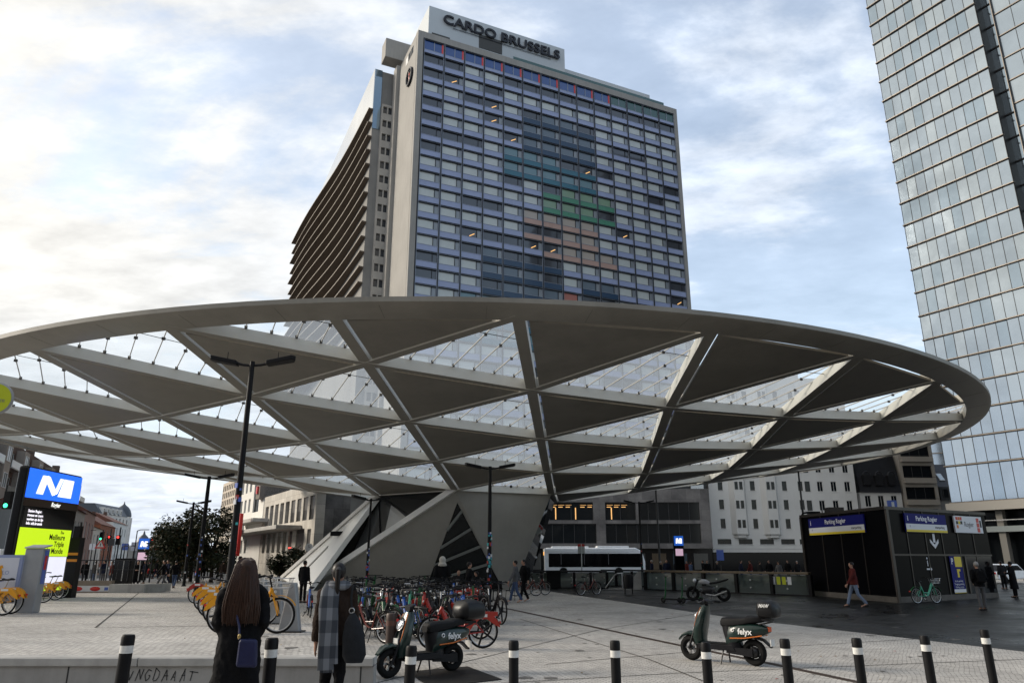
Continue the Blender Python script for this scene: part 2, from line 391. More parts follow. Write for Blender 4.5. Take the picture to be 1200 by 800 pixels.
# ------------------------------------------------------------------ canopy
CO = V((-2.94, 53.0, 0)); CPHI = -.089; SIDE = 6.784; RIN = 31.0; ROUT = 32.0
def chh(r): return EYE + 3.165 + .1368*r
def lat(i, j):                      # lattice node: i steps along W (30 deg), j steps along M (90 deg)
    x = i*SIDE*cos(pi/6); y = i*SIDE*.5 + j*SIDE
    ring = max(abs(i), abs(j), abs(i+j))
    if ring == 5:
        a = atan2(y, x); k = round(a/(pi/15)-0)   # outermost nodes sit on the rim ring
        r = RIN+.05; m = hypot(x, y); x, y = x*r/m, y*r/m
    return V((x, y, chh(hypot(x, y)))), ring
cano = thing('canopy', 'huge round white canopy of triangular glazed and solid fields over the square', 'canopy', (CO.x, CO.y, 0), CPHI)
clear = glassmat('canopy_glass', (.90,.94,.97), .04, .29, .03)
slot_m = mat('rib_metal', (.36,.345,.32), .5)
clip_m = mat('clip_metal', (.05,.045,.04), .5)
BD = .42                            # depth of the beams
H2 = .21
def ringof(i, j): return max(abs(i), abs(j), abs(i+j))
ft = V((0, 0, BD+.03))
for i in range(-5, 6):
    for j in range(-5, 6):
        P, W_, D_, Mv = (i, j), (i+1, j), (i+1, j-1), (i, j+1)
        for kind, tri in (('glass', (P, W_, D_)), ('solid', (P, Mv, W_))):
            if any(ringof(*q) > 5 for q in tri): continue
            if all(ringof(*q) <= 1 for q in tri): continue
            a, b, c = [lat(*q)[0] for q in tri]
            if kind == 'solid':
                cen = (a+b+c)/3; pts = []
                T = [a, b, c]
                n_ = (b-a).cross(c-a).normalized()
                if n_.z < 0: n_ = -n_
                ins = []
                gap = (.33, .245, .30)       # along the M, D and W sides
                for k in range(3):
                    p, pr, nx = T[k], T[k-1], T[(k+1) % 3]
                    u1 = (pr-p).normalized(); u2 = (nx-p).normalized(); s_ = sin(u1.angle(u2))
                    ins.append(p + u1*(gap[k]/s_) + u2*(gap[k-1]/s_) + V((0,0,.02)))
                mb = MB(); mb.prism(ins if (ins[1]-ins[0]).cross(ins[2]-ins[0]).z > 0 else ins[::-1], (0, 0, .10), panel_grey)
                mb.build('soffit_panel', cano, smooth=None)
            else:
                mb = MB(); mb.poly([a+ft, c+ft, b+ft], clear)
                go = mb.build('glass_panel', cano, smooth=None)
                # ribs at right angles to the W beam (a->b), up to the two other sides
                rb = MB(); u = (b-a); L_ = u.length; u.normalize(); s0 = .7
                while s0 < L_-.35:
                    p = a+u*s0
                    # crossing of the perpendicular in plan with a->c or b->c
                    dn = V((u.y, -u.x, 0)).normalized(); best = None
                    for e0, e1 in ((a, c), (b, c)):
                        e = e1-e0; den = dn.x*e.y-dn.y*e.x
                        if abs(den) < 1e-6: continue
                        t = ((e0.x-p.x)*e.y-(e0.y-p.y)*e.x)/den; s_ = ((e0.x-p.x)*dn.y-(e0.y-p.y)*dn.x)/den
                        if -.001 <= s_ <= 1.001 and t > 0 and (best is None or t < best[0]): best = (t, e0+e*s_)
                    if best and best[0] > .5:
                        o = V((0, 0, BD-.02)); q = best[1]
                        rb.bar(p+o, q+o, .03, .045, slot_m)
                        f_ = p+(q-p)*min(.45, .32/best[0]*1.0) + V((0,0,BD-.08))
                        rb.bar(f_, f_+V((0,0,.12)), .08, .08, clip_m, up=(0,1,0))
                        if best[0] > 2.2:
                            f_ = p+(q-p)*.62+V((0,0,BD-.10)); rb.bar(f_, f_+V((0,0,.1)), .10, .10, clip_m, up=(0,1,0))
                    s0 += .86
                q0 = a+(c-a)*.62+V((0,0,BD-.08)); q1 = b+(c-b)*.62+V((0,0,BD-.08)); rb.bar(q0, q1, .02, .02, clip_m)
                if rb.v: rb.build('glazing_rib', go, smooth=None)
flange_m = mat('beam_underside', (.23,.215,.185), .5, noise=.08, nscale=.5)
def line_beam(nodes):
    mb = MB()
    for k in range(len(nodes)-1):
        (p, r0), (q, r1) = lat(*nodes[k]), lat(*nodes[k+1])
        d = (q-p).normalized()
        sd = V((-d.y, d.x, 0)).normalized()*H2
        top = V((0, 0, BD-.004*len(nodes)*.0))
        vs_ = [p-sd, p+sd, q+sd, q-sd]; tp = [v_+top for v_ in vs_]
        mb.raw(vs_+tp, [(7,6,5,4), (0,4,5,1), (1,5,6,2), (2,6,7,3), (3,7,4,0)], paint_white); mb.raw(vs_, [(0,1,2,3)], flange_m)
    mb.build('beam', cano, smooth=None)
fams = (lambda l, t: (t, l), lambda l, t: (l, t), lambda l, t: (t, l-t))
for fi, fam in enumerate(fams):
    for l in range(-4, 5):
        run = []
        for t in range(-5, 6):
            q = fam(l, t)
            ok = ringof(*q) <= 5 and ringof(*q) >= 1
            if ok and run and ringof(*run[-1]) <= 1 and ringof(*q) <= 1: ok = True
            if ok: run.append(q)
            if (not ok or t == 5) and run:
                if len(run) > 1: line_beam(run)
                run = []
# rim ring: a shallow curved edge section swept round
mb = MB(); n = 160; vs_ = []; fs_ = []
prof = [(RIN-.12, 0., 0), (ROUT-.12, .0, 1), (ROUT, .05, 1), (ROUT+.01, .2, 1), (ROUT-.5, .42, 1), (RIN-.12, .6, 0)]
for k in range(n):
    a = 2*pi*k/n
    for r, dz, o in prof: vs_.append((r*cos(a), r*sin(a), chh(r)+dz-.015))
m_ = len(prof)
for k in range(n):
    k2 = (k+1) % n
    for q in range(m_): fs_.append((k*m_+q, k*m_+(q+1) % m_, k2*m_+(q+1) % m_, k2*m_+q))
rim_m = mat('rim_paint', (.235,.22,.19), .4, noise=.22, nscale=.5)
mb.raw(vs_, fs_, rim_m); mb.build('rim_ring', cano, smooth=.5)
mb = MB()
for k in range(n):
    a, b = 2*pi*k/n, 2*pi*(k+1)/n; r = RIN-.115
    pa, pb = V((r*cos(a), r*sin(a), chh(r)+.58)), V((r*cos(b), r*sin(b), chh(r)+.58))
    mb.bar(pa, pb, .06, .05, dark_steel)
mb.build('rim_gutter', cano, smooth=None)
mb = MB()
for k in range(60):
    a = 2*pi*(k+.5)/60; mb.bar((cos(a)*(RIN-.05), sin(a)*(RIN-.05), chh(RIN-.05)-.017), (cos(a)*(ROUT-.14), sin(a)*(ROUT-.14), chh(ROUT-.14)-.017), .012, .004, mat('joint_dark', (.12,.115,.10), .7))
mb.build('rim_joint', cano, smooth=None)
# ------------------------------------------------------------------ canopy pedestal with its folded faces
ped = thing('pedestal', 'folded white and glass pedestal carrying the round canopy, with long wings to the ground', 'pavilion')
def cw(i, j): 
    p, _ = lat(i, j); c, s = cos(CPHI), sin(CPHI); return V((CO.x+p.x*c-p.y*s, CO.y+p.x*s+p.y*c, p.z+.05))
V0, V1, V2, V3, V4, V5 = cw(0,-1), cw(1,-1), cw(1,0), cw(0,1), cw(-1,1), cw(-1,0)
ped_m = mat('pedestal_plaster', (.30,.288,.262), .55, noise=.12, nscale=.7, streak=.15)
ped_sky = mat('pedestal_skylit', (.74,.73,.70), .35, noise=.08, nscale=.5, streak=.2)  # brighter plaster copy; skylight on the wing and edges is in the colour
ped_gl = mat('pedestal_glass', (.010,.013,.014), .03, spec=.6)
Gr0, Gr1, Gm, Gl = V((-.55,49.4,0)), V((.1,49.75,0)), V((-5.55,49.2,0)), atZ(358,690)
def slab(name, pts, th, m, parent=ped):
    pts = [V(p) for p in pts]; nn = (pts[1]-pts[0]).cross(pts[2]-pts[0]).normalized()
    c_ = sum(pts, V())/len(pts)
    if nn.dot(V((0,0,EYE))-c_) < 0: nn = -nn
    mb = MB(); mb.prism(pts, -nn*th, m)
    return mb.build(name, parent, smooth=None)
V0a = V0+(Gm-V0)*.0; apex = atY(536,588,(V0.y+.35)); 
bl = .97
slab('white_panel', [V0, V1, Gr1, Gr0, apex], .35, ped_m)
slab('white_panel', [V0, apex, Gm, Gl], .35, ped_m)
gl = slab('glass_wall', [apex+V((0,.12,0)), Gr0+V((0,.12,0)), Gm+V((0,.12,0))], .05, ped_gl)
mb = MB()
for t in (.22, .42, .62, .82):
    p = apex+(Gm-apex)*min(1, t+.10); q = apex+(Gr0-apex)*max(0, t-.12)
    mb.bar(p, q, .12, .16, mat('mullion_grey', (.16,.17,.16), .5))
mb.build('glazing_bar', gl, smooth=None)
mb = MB(); up = V((0,-.06,.12)); mb.bar(V0+up, Gl+up, .42, .34, ped_sky); mb.build('edge_band', ped, smooth=None)  # pale bar added to stand for the lit top edge
Pa, Pb = atY(331,678,57.), atZ(360,692)
wd = slab('white_wing', [V5, Pa, Pb], .3, ped_sky)
mb = MB(); dn = V((-.05,-.1,.1)); mb.bar(V5+dn, Pa+dn, .18, .22, ped_sky); mb.build('edge_trim', wd, smooth=None)
c1 = Pa+(Pb-Pa)*.45; mb = MB(); nn = (Pa-V5).cross(Pb-V5).normalized(); nn = nn if nn.y < 0 else -nn
mb.bar(c1+(V5-c1)*.12+nn*.02, c1+(V5-c1)*.42+nn*.02, .35, .04, mat('slot_grey', (.2,.2,.19), .6), up=nn); mb.build('light_slot', wd, smooth=None)
mb = MB(); q = V5+(c1-V5)*.45+nn*.2; mb.cbox(q, (.8,.4,.3), black_metal); mb.build('floodlight', wd, smooth=None)
wing_gl = mat('wing_glass', (.05,.052,.052), .06, spec=.6)
bk_ = V((0,.45,0)); g2 = slab('glass_wall', [V5+bk_, Gl+bk_, V0+bk_], .05, wing_gl)
slab('glass_wall', [V5+bk_*.6, Pb+bk_*.6, Gl+bk_*.6], .05, wing_gl)
mb = MB()
for t in (.28, .50, .72, .9): mb.bar(V5+V((0,.40,0)), Gl+(V0-Gl)*t+V((0,.40,0)), .06, .10, black_metal)
mb.build('glazing_bar', g2, smooth=None)
pale = mat('pale_pane', (.40,.40,.39), .1)
mb = MB(); a_ = V5+(Gl-V5)*.25+V((0,.41,0)); mb.poly([V5*.62+(Gl+(V0-Gl)*.72)*.38+V((0,.41,0)), Gl+(V0-Gl)*.52+V((0,.41,0)), Gl+(V0-Gl)*.70+V((0,.41,0))], pale); mb.build('pale_pane', g2, smooth=None)
for a, b, gq, gs in ((V1, V2, V((.1,49.9,0)), V((1.2,55.8,0))), (V2, V3, V((1.2,55.8,0)), V((-2.3,58.5,0))), (V3, V4, V((-2.3,58.5,0)), V((-7.5,57.5,0))), (V4, V5, V((-7.5,57.5,0)), V((-9,54,0)))):
    mb = MB(); mb.poly([a, b, gs, gq], ped_gl); o = mb.build('glass_wall', ped, smooth=None)
mb = MB(); mb.poly([V0+V((0,0,.1)), V1+V((0,0,.1)), V2, V3, V4, V5], ped_m); mb.build('ceiling_panel', ped, smooth=None)
mb = MB()
for f_ in (.55, .78):
    p = V0+(V1-V0)*f_; d = (V1-V0).normalized(); nrm = V((d.y, -d.x, 0)).normalized()
    mb.ball(p+V((0,0,.36))+nrm*.22, .09, black_metal, 10, 6)
mb.build('spotlight', ped)
for px, py in ((537,646), (549,646)):
    p = atY(px, py, 49.0); mb = MB(); mb.ball((0,0,0), .09, lamp_glow, 10, 6); mb.tube([(0,0,.08),(0,0,.5)], .01, black_metal, 5)
    o = mb.build('pendant_lamp', loc=p); tag(o, 'small glowing lamp in the dark glass triangle of the pedestal', 'lamp', 'glowing lamps in the pedestal glass')
# ------------------------------------------------------------------ hotel slab
concrete = mat('hotel_concrete', (.27,.26,.242), .8, noise=.25, nscale=.12, streak=.35, bump=.2, bscale=3)
conc_dk = mat('hotel_concrete_dark', (.20,.195,.185), .85, noise=.25, nscale=.15, streak=.3)
mull = mat('facade_mullion', (.015,.016,.02), .4, .3)
alu = mat('facade_aluminium', (.24,.26,.30), .4, .5)
hot = thing('hotel_tower', 'tall grey slab hotel with a gridded blue facade and black roof lettering', 'hotel', (-16.91, 109.42, 0), atan2(.42391, .90570))
HL, HZ = 57.0, 93.0
COLS, CP, X0 = 14, 3.935, 1.05
PITCH = 2.94; ZT = 91.7
b = MB(); b.box((0, .6, 0), (HL, 10.8, ZT), conc_dk); b.box((0, -.25, 0), (X0-.05, .6, ZT), concrete); b.box((X0+COLS*CP+.05, -.25, 0), (HL, .6, ZT), concrete)
b.box((0, -.25, ZT), (HL, 10.8, HZ), concrete); b.box((-.03, .55, 0), (0, 10.8, ZT), concrete)
b.build('slab_wall', hot, smooth=None)
blind = mat('window_blind', (.42,.45,.44), .25, noise=.1, nscale=.4, coat=.6)
dglass = mat('hotel_glass', (.045,.05,.058), .05, spec=.8)
vent = mat('vent_pane', (.20,.22,.24), .15, spec=.7)
skyglass = mat('top_floor_glass', (.02,.06,.20), .04, spec=.8)
greenglass = mat('green_glass', (.02,.07,.06), .04, spec=.8)
lit = mat('lit_room', (.9,.55,.2), emit=(1,.5,.16), est=.55)
redstrip = mat('red_strip', (.55,.06,.06), .4)
def tint(nm, c): return mat('panel_'+nm, c, .3, noise=.1, nscale=.25, coat=.3)
PAN = {'base': tint('blue', (.25,.29,.44)), 'navy': tint('navy', (.018,.045,.09)), 'tan': tint('tan', (.36,.24,.20)), 'green': tint('green', (.06,.20,.13)),
       'red': tint('red', (.42,.05,.03)), 'white': tint('white', (.55,.56,.62)), 'teal': tint('teal', (.03,.12,.17))}
BL = {'base': blind, 'navy': mat('blind_navy', (.10,.13,.16), .2, coat=.5), 'tan': mat('blind_tan', (.33,.29,.25), .2, coat=.5), 'green': mat('blind_green', (.17,.26,.18), .2, coat=.5),
      'red': mat('blind_red', (.33,.12,.09), .2, coat=.5), 'white': blind, 'teal': mat('blind_teal', (.12,.2,.23), .2, coat=.5)}
def colour(r, c):                    # a plain printed colour-field banner, stepped bands
    if 3 <= r <= 5 and 5 <= c <= 8: return 'navy'
    if 6 <= r <= 7 and 4 <= c <= 8: return 'teal'
    if 8 <= r <= 9 and 6 <= c <= 9: return 'green'
    if 10 <= r <= 11 and 5 <= c <= 8: return 'tan'
    if r == 12 and 6 <= c <= 9: return 'tan'
    if 13 <= r <= 15 and 3 <= c <= 6: return 'navy'
    if 14 <= r <= 18 and 8 <= c <= 9: return 'navy'
    if 16 <= r <= 18 and 2 <= c <= 5: return 'teal'
    if 15 <= r <= 18 and c == 7: return 'red'
    return 'base'
def hotel_cell(kind, colr):
    b = MB(); w_, h_ = CP, PITCH; P = PAN[colr]
    b.box((0, -.16, 0), (.16, .5, h_), mull); b.box((.16, -.05, 0), (.26, .5, h_), alu); b.box((w_-.10, -.05, 0), (w_, .5, h_), alu)   # uprights
    b.box((.26, -.12, h_-.30), (w_-.10, .5, h_-.17), mull); b.box((.26, -.02, h_-.17), (w_-.10, .5, h_-.05), alu); b.box((.26, -.14, h_-.05), (w_-.10, .5, h_), mull)
    if kind.startswith('top'):
        b.box((.26, .10, .75), (w_-.10, .5, h_-.30), skyglass if kind == 'top' else greenglass)
        b.box((.26, -.02, .66), (w_-.10, .5, .75), alu); b.box((w_*.52, .02, .75), (w_*.55, .5, h_-.30), alu)
        if kind == 'top': b.box((w_-.42, .04, .75), (w_-.10, .09, h_-.30), redstrip)
        b.box((.26, .0, 0), (w_-.10, .5, .66), PAN['base'])
    else:
        zz = 1.12
        b.box((.26, .0, 0), (w_-.10, .5, zz-.06), P); b.box((.26, -.05, zz-.06), (w_-.10, .5, zz), alu)
        xv = w_*.76
        if kind == 'blind': b.box((.26, .12, zz), (xv, .5, h_-.30), BL[colr])
        else: b.box((.26, .12, zz), (xv, .5, h_-.30), dglass)
        b.box((xv, .02, zz), (xv+.09, .5, h_-.30), mull); b.box((xv+.09, .14, zz), (w_-.10, .5, h_-.30), vent if kind != 'dark' else dglass)
        if kind == 'lit':
            X = M4.Translation((w_*.55, .11, zz+.45)) @ M4.Rotation(-.55, 4, 'Y'); b.box((-.55, 0, -.07), (.55, .006, .07), lit, X)
    return b
cells = {}
def cell(kind, colr):
    if (kind, colr) not in cells: cells[(kind, colr)] = hotel_cell(kind, colr)
    return cells[(kind, colr)]
rest = MB(); cmesh = {}; NR = 31
for r in range(NR):
    for c in range(COLS):
        colr = colour(r, c); q = random.random()
        if r == 0: kind = 'top' if c < 10 else 'topgreen'; colr = 'base'
        elif r < 7 and c < 4: kind = 'dark' if q < .55 else ('lit' if q < .59 else 'blind')
        elif r == 1: kind = 'dark'
        else: kind = 'blind' if q < .80 else ('lit' if q < .83 else 'dark')
        X = M4.Translation((X0+c*CP, -.12, ZT-(r+1)*PITCH)); cb = cell(kind, colr)
        if 11 <= r <= 17:
            if (kind, colr) not in cmesh: cmesh[(kind, colr)] = cb.mesh('hotel_window')
            link('window', cmesh[(kind, colr)], hot, X.translation)
        else: rest.add(cb, X)
rest.build('window', hot, smooth=None, kind='stuff')
b = MB(); b.box((2.5, 1.9, HZ), (31.3, 10.2, 100.9), mat('penthouse_paint', (.40,.43,.45), .6, noise=.08, nscale=.1)); ph = b.build('penthouse', hot, smooth=None)
lou = mat('louvre', (.05,.05,.048), .6)
b = MB(); b.box((12.6, 1.8, 95.0), (17.4, 1.9, 98.0), lou); b.build('louvre_vent', ph, smooth=None)
b = MB(); b.box((3.2, 1.8, 93.6), (6.7, 1.9, 95.1), lou); b.build('louvre_vent', ph, smooth=None)
b = MB(); b.box((31.3, 3.4, HZ), (53., 10, 97.6), mat('penthouse_paint', (.40,.43,.45), .6)); lp = b.build('low_penthouse', hot, smooth=None)
sign_bk = mat('sign_black', (.012,.013,.018), .45)
text('CARDO BRUSSELS', 2.75, sign_bk, hot, (17.6, 1.55, 98.65), (pi/2, 0, 0), .14, 'roof_lettering', bold=.022, sx=1.12)
b = MB(); b.box((7.2, .9+.8, 97.3), (28, .95+.8, 97.4), sign_bk); b.build('sign_rail', hot, smooth=None)
for k in range(6):
    x = 31.6+k*4.05; b = MB(); b.ball((x, .5, 93.75), .36, lamp_glow, 10, 6); b.bar((x, .5, 93), (x, .5, 93.6), .1, .1, black_metal); b.build('roof_lamp', hot)
b = MB(); b.box((19, .1, HZ), (54, .14, HZ+.9), greenglass); b.build('roof_railing', hot, smooth=None)
# emblem and small windows on the end wall
b = MB(); b.torus((0,0,0), 1.6, .22, sign_bk, 'y', 28, 6)
b.tube([(.55,0,1.0),(.1,0,1.15),(-.4,0,.8),(-.35,0,.35),(.1,0,.05),(.45,0,-.35),(.4,0,-.85),(-.1,0,-1.1),(-.55,0,-.9)], .14, sign_bk, 6)
b.ball((0,0,0), (.22,.1,.9), red_paint, 10, 6)
b.build('emblem', hot, loc=(-.25, 3.6, 85.6), rot=(0, 0, -pi/2))
for k in range(3):
    b = MB(); b.box((-.06, 5.6-k*1.6, 90.1), (.1, 6.9-k*1.6, 91.6), dglass if k else white_plastic); b.build('end_window', hot, smooth=None)
b = MB(); b.box((-.7, 10.9, 0), (4, 13.0, HZ), concrete); b.build('stair_pier', hot, smooth=None)
b = MB(); b.box((-3.2, 10.5, 94), (2.6, 13.4, 98.2), concrete); bevel(b.build('roof_corbel', hot, smooth=None), .1)
# the lower wing at the back with its strip of punched windows and long curved fins
b = MB(); b.box((-4.1, 14, 0), (20, 83, HZ), conc_dk); wing = b.build('rear_wing', hot, smooth=None)
fas = mat('fascia_glass', (.62,.62,.60), .12, .55, noise=.1, nscale=.08)
b = MB(); b.box((-4.22, 13.9, 84.3), (-4.1, 83.2, HZ+.1), fas); b.box((-4.1, 13.85, 80), (-2.7, 13.98, HZ+.1), mat('corner_glass', (.20,.27,.33), .05, .6))
b.build('fascia', wing, smooth=None)
b = MB(); cwall = mat('precast_panel', (.36,.34,.31), .8, noise=.2, nscale=.3)
for r in range(29):
    z0 = r*PITCH; 
    if z0 > 83: break
    for q in range(2):
        xa = -2.55+q*1.0
        b.box((xa, 13.1, z0), (xa+.22, 14, z0+PITCH), cwall); b.box((xa+.22, 13.1, z0), (xa+1.0, 14, z0+.95), cwall); b.box((xa+.22, 13.1, z0+2.45), (xa+1., 14, z0+PITCH), cwall)
        b.box((xa+.22, 13.5, z0+.95), (xa+1., 14, z0+2.45), dglass)
b.box((-.55, 13.1, 0), (-.33, 14, 85.2), cwall); b.build('precast_strip', hot, smooth=None)
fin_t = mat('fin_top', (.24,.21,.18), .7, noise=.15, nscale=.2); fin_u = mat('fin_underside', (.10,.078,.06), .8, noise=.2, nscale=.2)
for r in range(16):
    z = 84. - r*PITCH; yy = [13.6+i*(83.5-13.6)/23 for i in range(24)]; out_ = []
    for y in yy:
        t = (y-13.6)/69.9; p = .75+.35*t+3.3*(1/(1+math.exp(-(t-.52)*6.5)))
        if r % 2: p -= .25*t
        out_.append(-4.15-p)
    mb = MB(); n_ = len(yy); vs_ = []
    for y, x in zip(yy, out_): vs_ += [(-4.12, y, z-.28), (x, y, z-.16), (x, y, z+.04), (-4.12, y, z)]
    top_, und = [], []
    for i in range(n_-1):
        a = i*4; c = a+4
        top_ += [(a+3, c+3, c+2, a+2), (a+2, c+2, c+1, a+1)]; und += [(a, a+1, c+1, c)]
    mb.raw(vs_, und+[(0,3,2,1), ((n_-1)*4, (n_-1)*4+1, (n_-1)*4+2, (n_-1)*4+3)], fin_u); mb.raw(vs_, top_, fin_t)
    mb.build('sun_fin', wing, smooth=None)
# ------------------------------------------------------------------ glass office tower on the right
TO = V((59.15, 100., 0)); 
def refl(nm, c, r): return mat(nm, c, r, .85, noise=.10, nscale=.25, bump=.05, bscale=.5, spec=.8)
tg = [refl('tower_glass', (.40,.47,.54), .03), refl('tower_glass_pale', (.45,.515,.57), .045), refl('tower_glass_deep', (.34,.42,.495), .03)]
tow = thing('office_tower', 'tall mirror glass office tower with thin floor ledges reflecting the clouds', 'tower', TO, atan2(-.863, .505))
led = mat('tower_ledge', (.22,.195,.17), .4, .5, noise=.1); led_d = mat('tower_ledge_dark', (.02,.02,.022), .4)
def floors():
    z = [9.0, 13.9]
    while z[-1] < 104: z.append(z[-1]+3.6)
    return z
FZ = floors(); LT = 15.3; NP = 11; PW = LT/NP
b = MB(); b.box((0, .25, 8), (LT, 24, FZ[-1]), dark_steel); b.box((LT+2.1, .15, 8), (LT+40, 24, FZ[-1]), dark_steel); b.box((LT, 2.2, 8), (LT+2.1, 24, FZ[-1]), dark_steel)
b.build('core_wall', tow, smooth=None)
pane_rest = MB(); cnt = 0; random.seed(3)
pm = {}
def pane(b, x0, x1, z0, z1, y, m, tilt):
    tx, tz = random.uniform(-1, 1)*tilt, random.uniform(-1, 1)*tilt
    b.raw([(x0, y-tx, z0), (x1, y+tx-tz, z0), (x1, y+tx, z1), (x0, y-tx+tz, z1)], [(0, 1, 2, 3)], m)
rows = [(k, FZ[k], FZ[k+1]) for k in range(len(FZ)-1)]
for k, z0, z1 in rows:
    for c in range(NP):
        m = random.choices(tg, (6, 3, 2))[0]
        if 1 <= k <= 9:
            b = MB(); pane(b, c*PW+.02, (c+1)*PW-.02, z0+.2, z1-.05, 0., m, .007); b.build('window', tow, smooth=None)
        else: pane(pane_rest, c*PW+.02, (c+1)*PW-.02, z0+.2, z1-.05, 0., m, .007)
    for c in range(2): pane(pane_rest, LT+c*.9, LT+(c+1)*.9, z0+.2, z1-.05, 2.0, tg[2], .003)
    for c in range(9): pane(pane_rest, LT+2.15+c*2.1, LT+2.15+(c+1)*2.1-.04, z0+.2, z1-.05, -.05, random.choices(tg, (6, 3, 2))[0], .004)
    for q in range(3):
        pane(pane_rest, LT+2.13, LT+2.13, z0+.2, z1-.05, 0, tg[2], 0)
pane_rest.build('window', tow, smooth=None, kind='stuff')
b = MB()
for z0, c_ in [(z, 0) for z in FZ]:
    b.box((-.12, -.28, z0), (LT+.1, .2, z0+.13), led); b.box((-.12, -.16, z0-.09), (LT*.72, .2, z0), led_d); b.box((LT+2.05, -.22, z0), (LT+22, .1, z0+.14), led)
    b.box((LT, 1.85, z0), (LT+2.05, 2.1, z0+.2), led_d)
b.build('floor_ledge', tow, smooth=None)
b = MB()
for c in range(NP+1): b.box((c*PW-.025, -.05, 9), (c*PW+.025, .1, FZ[-1]), led_d)
for c in range(10): b.box((LT+2.15+c*2.1-.04, -.1, 9), (LT+2.15+c*2.1+.01, .05, FZ[-1]), led_d)
b.box((LT+2.0, -.35, 9), (LT+2.14, 2.0, FZ[-1]), led_d); b.box((LT+2.02, -.42, 9), (LT+2.1, -.35, FZ[-1]), led)
b.build('mullion', tow, smooth=None)
b = MB(); b.box((-.5, -.6, 7.9), (LT+30, .3, 9.0), mat('tower_soffit', (.33,.31,.275), .5)); b.build('base_band', tow, smooth=None)
b = MB()
b.box((0, 2.5, 0), (LT+30, 10, 7.9), dark_glass); 
for c in range(7): b.box((1+c*4, .6, 0), (1.8+c*4, 1.4, 7.9), mat('base_column', (.2,.19,.17), .6))
b.box((-.5, .2, 5.2), (LT+30, 2.5, 5.9), mat('mezzanine', (.22,.25,.25), .4)); b.box((-.5, .15, 6.6), (LT+30, .22, 6.7), steel)
b.build('base_storey', tow, smooth=None)
# the second dim tower behind it
b2 = thing('glass_block', 'distant pale glass high-rise seen in the gap beside the big tower', 'tower', (118, 205, 0), atan2(-.5, .86))
b = MB(); b.box((0, 0, 0), (34, 20, 52), tg[0]); b.box((7.5, -.3, 0), (9.5, 0, 52), dark_glass)
b.build('glass_wall', b2, smooth=None)
b = MB()
for k in range(15): b.box((-.1, -.35, 3.4*k+3), (34.1, -.02, 3.4*k+3.25), led)
b.build('floor_ledge', b2, smooth=None)
# ------------------------------------------------------------------ generic punched facades
WM = {}
def win_mesh(w_, h_, style='dark'):
    k = (round(w_, 2), round(h_, 2), style)
    if k in WM: return WM[k]
    b = MB(); fr = white_frame if style in ('white', 'sash') else window_frame; t = .06
    gl_ = {'dark': dark_glass, 'white': dark_glass, 'sash': dark_glass, 'strip': dark_glass, 'lit': dark_glass}.get(style, dark_glass)
    b.box((0, 0, 0), (t, .08, h_), fr); b.box((w_-t, 0, 0), (w_, .08, h_), fr); b.box((t, 0, 0), (w_-t, .08, t), fr); b.box((t, 0, h_-t), (w_-t, .08, h_), fr)
    b.box((t, .05, t), (w_-t, .07, h_-t), gl_)
    if style in ('sash', 'white') or (style == 'dark' and w_ > 1.0): b.box((w_/2-.025, .01, t), (w_/2+.025, .05, h_-t), fr)
    if style == 'strip':
        n_ = max(2, int(w_/1.5))
        for i in range(1, n_): b.box((w_*i/n_-.03, .0, t), (w_*i/n_+.03, .05, h_-t), fr)
    if style == 'lit':
        for i in range(int(w_/1.1)):
            if i % 4 != 3: b.box((.3+i*1.1, .042, h_*.72), (.95+i*1.1, .046, h_*.72+.10), lit); b.box((.3+i*1.1, .042, h_*.84), (1.2+i*1.1, .046, h_*.84+.04), lit)
        for i in range(0, int(w_/3)): b.box((.9+i*3, .042, .15), (1.05+i*3, .046, h_*.7), lit)
        n_ = max(2, int(w_/2.4))
        for i in range(1, n_): b.box((w_*i/n_-.03, .0, t), (w_*i/n_+.03, .05, h_-t), fr)
    WM[k] = b.mesh('window_pane'); return WM[k]
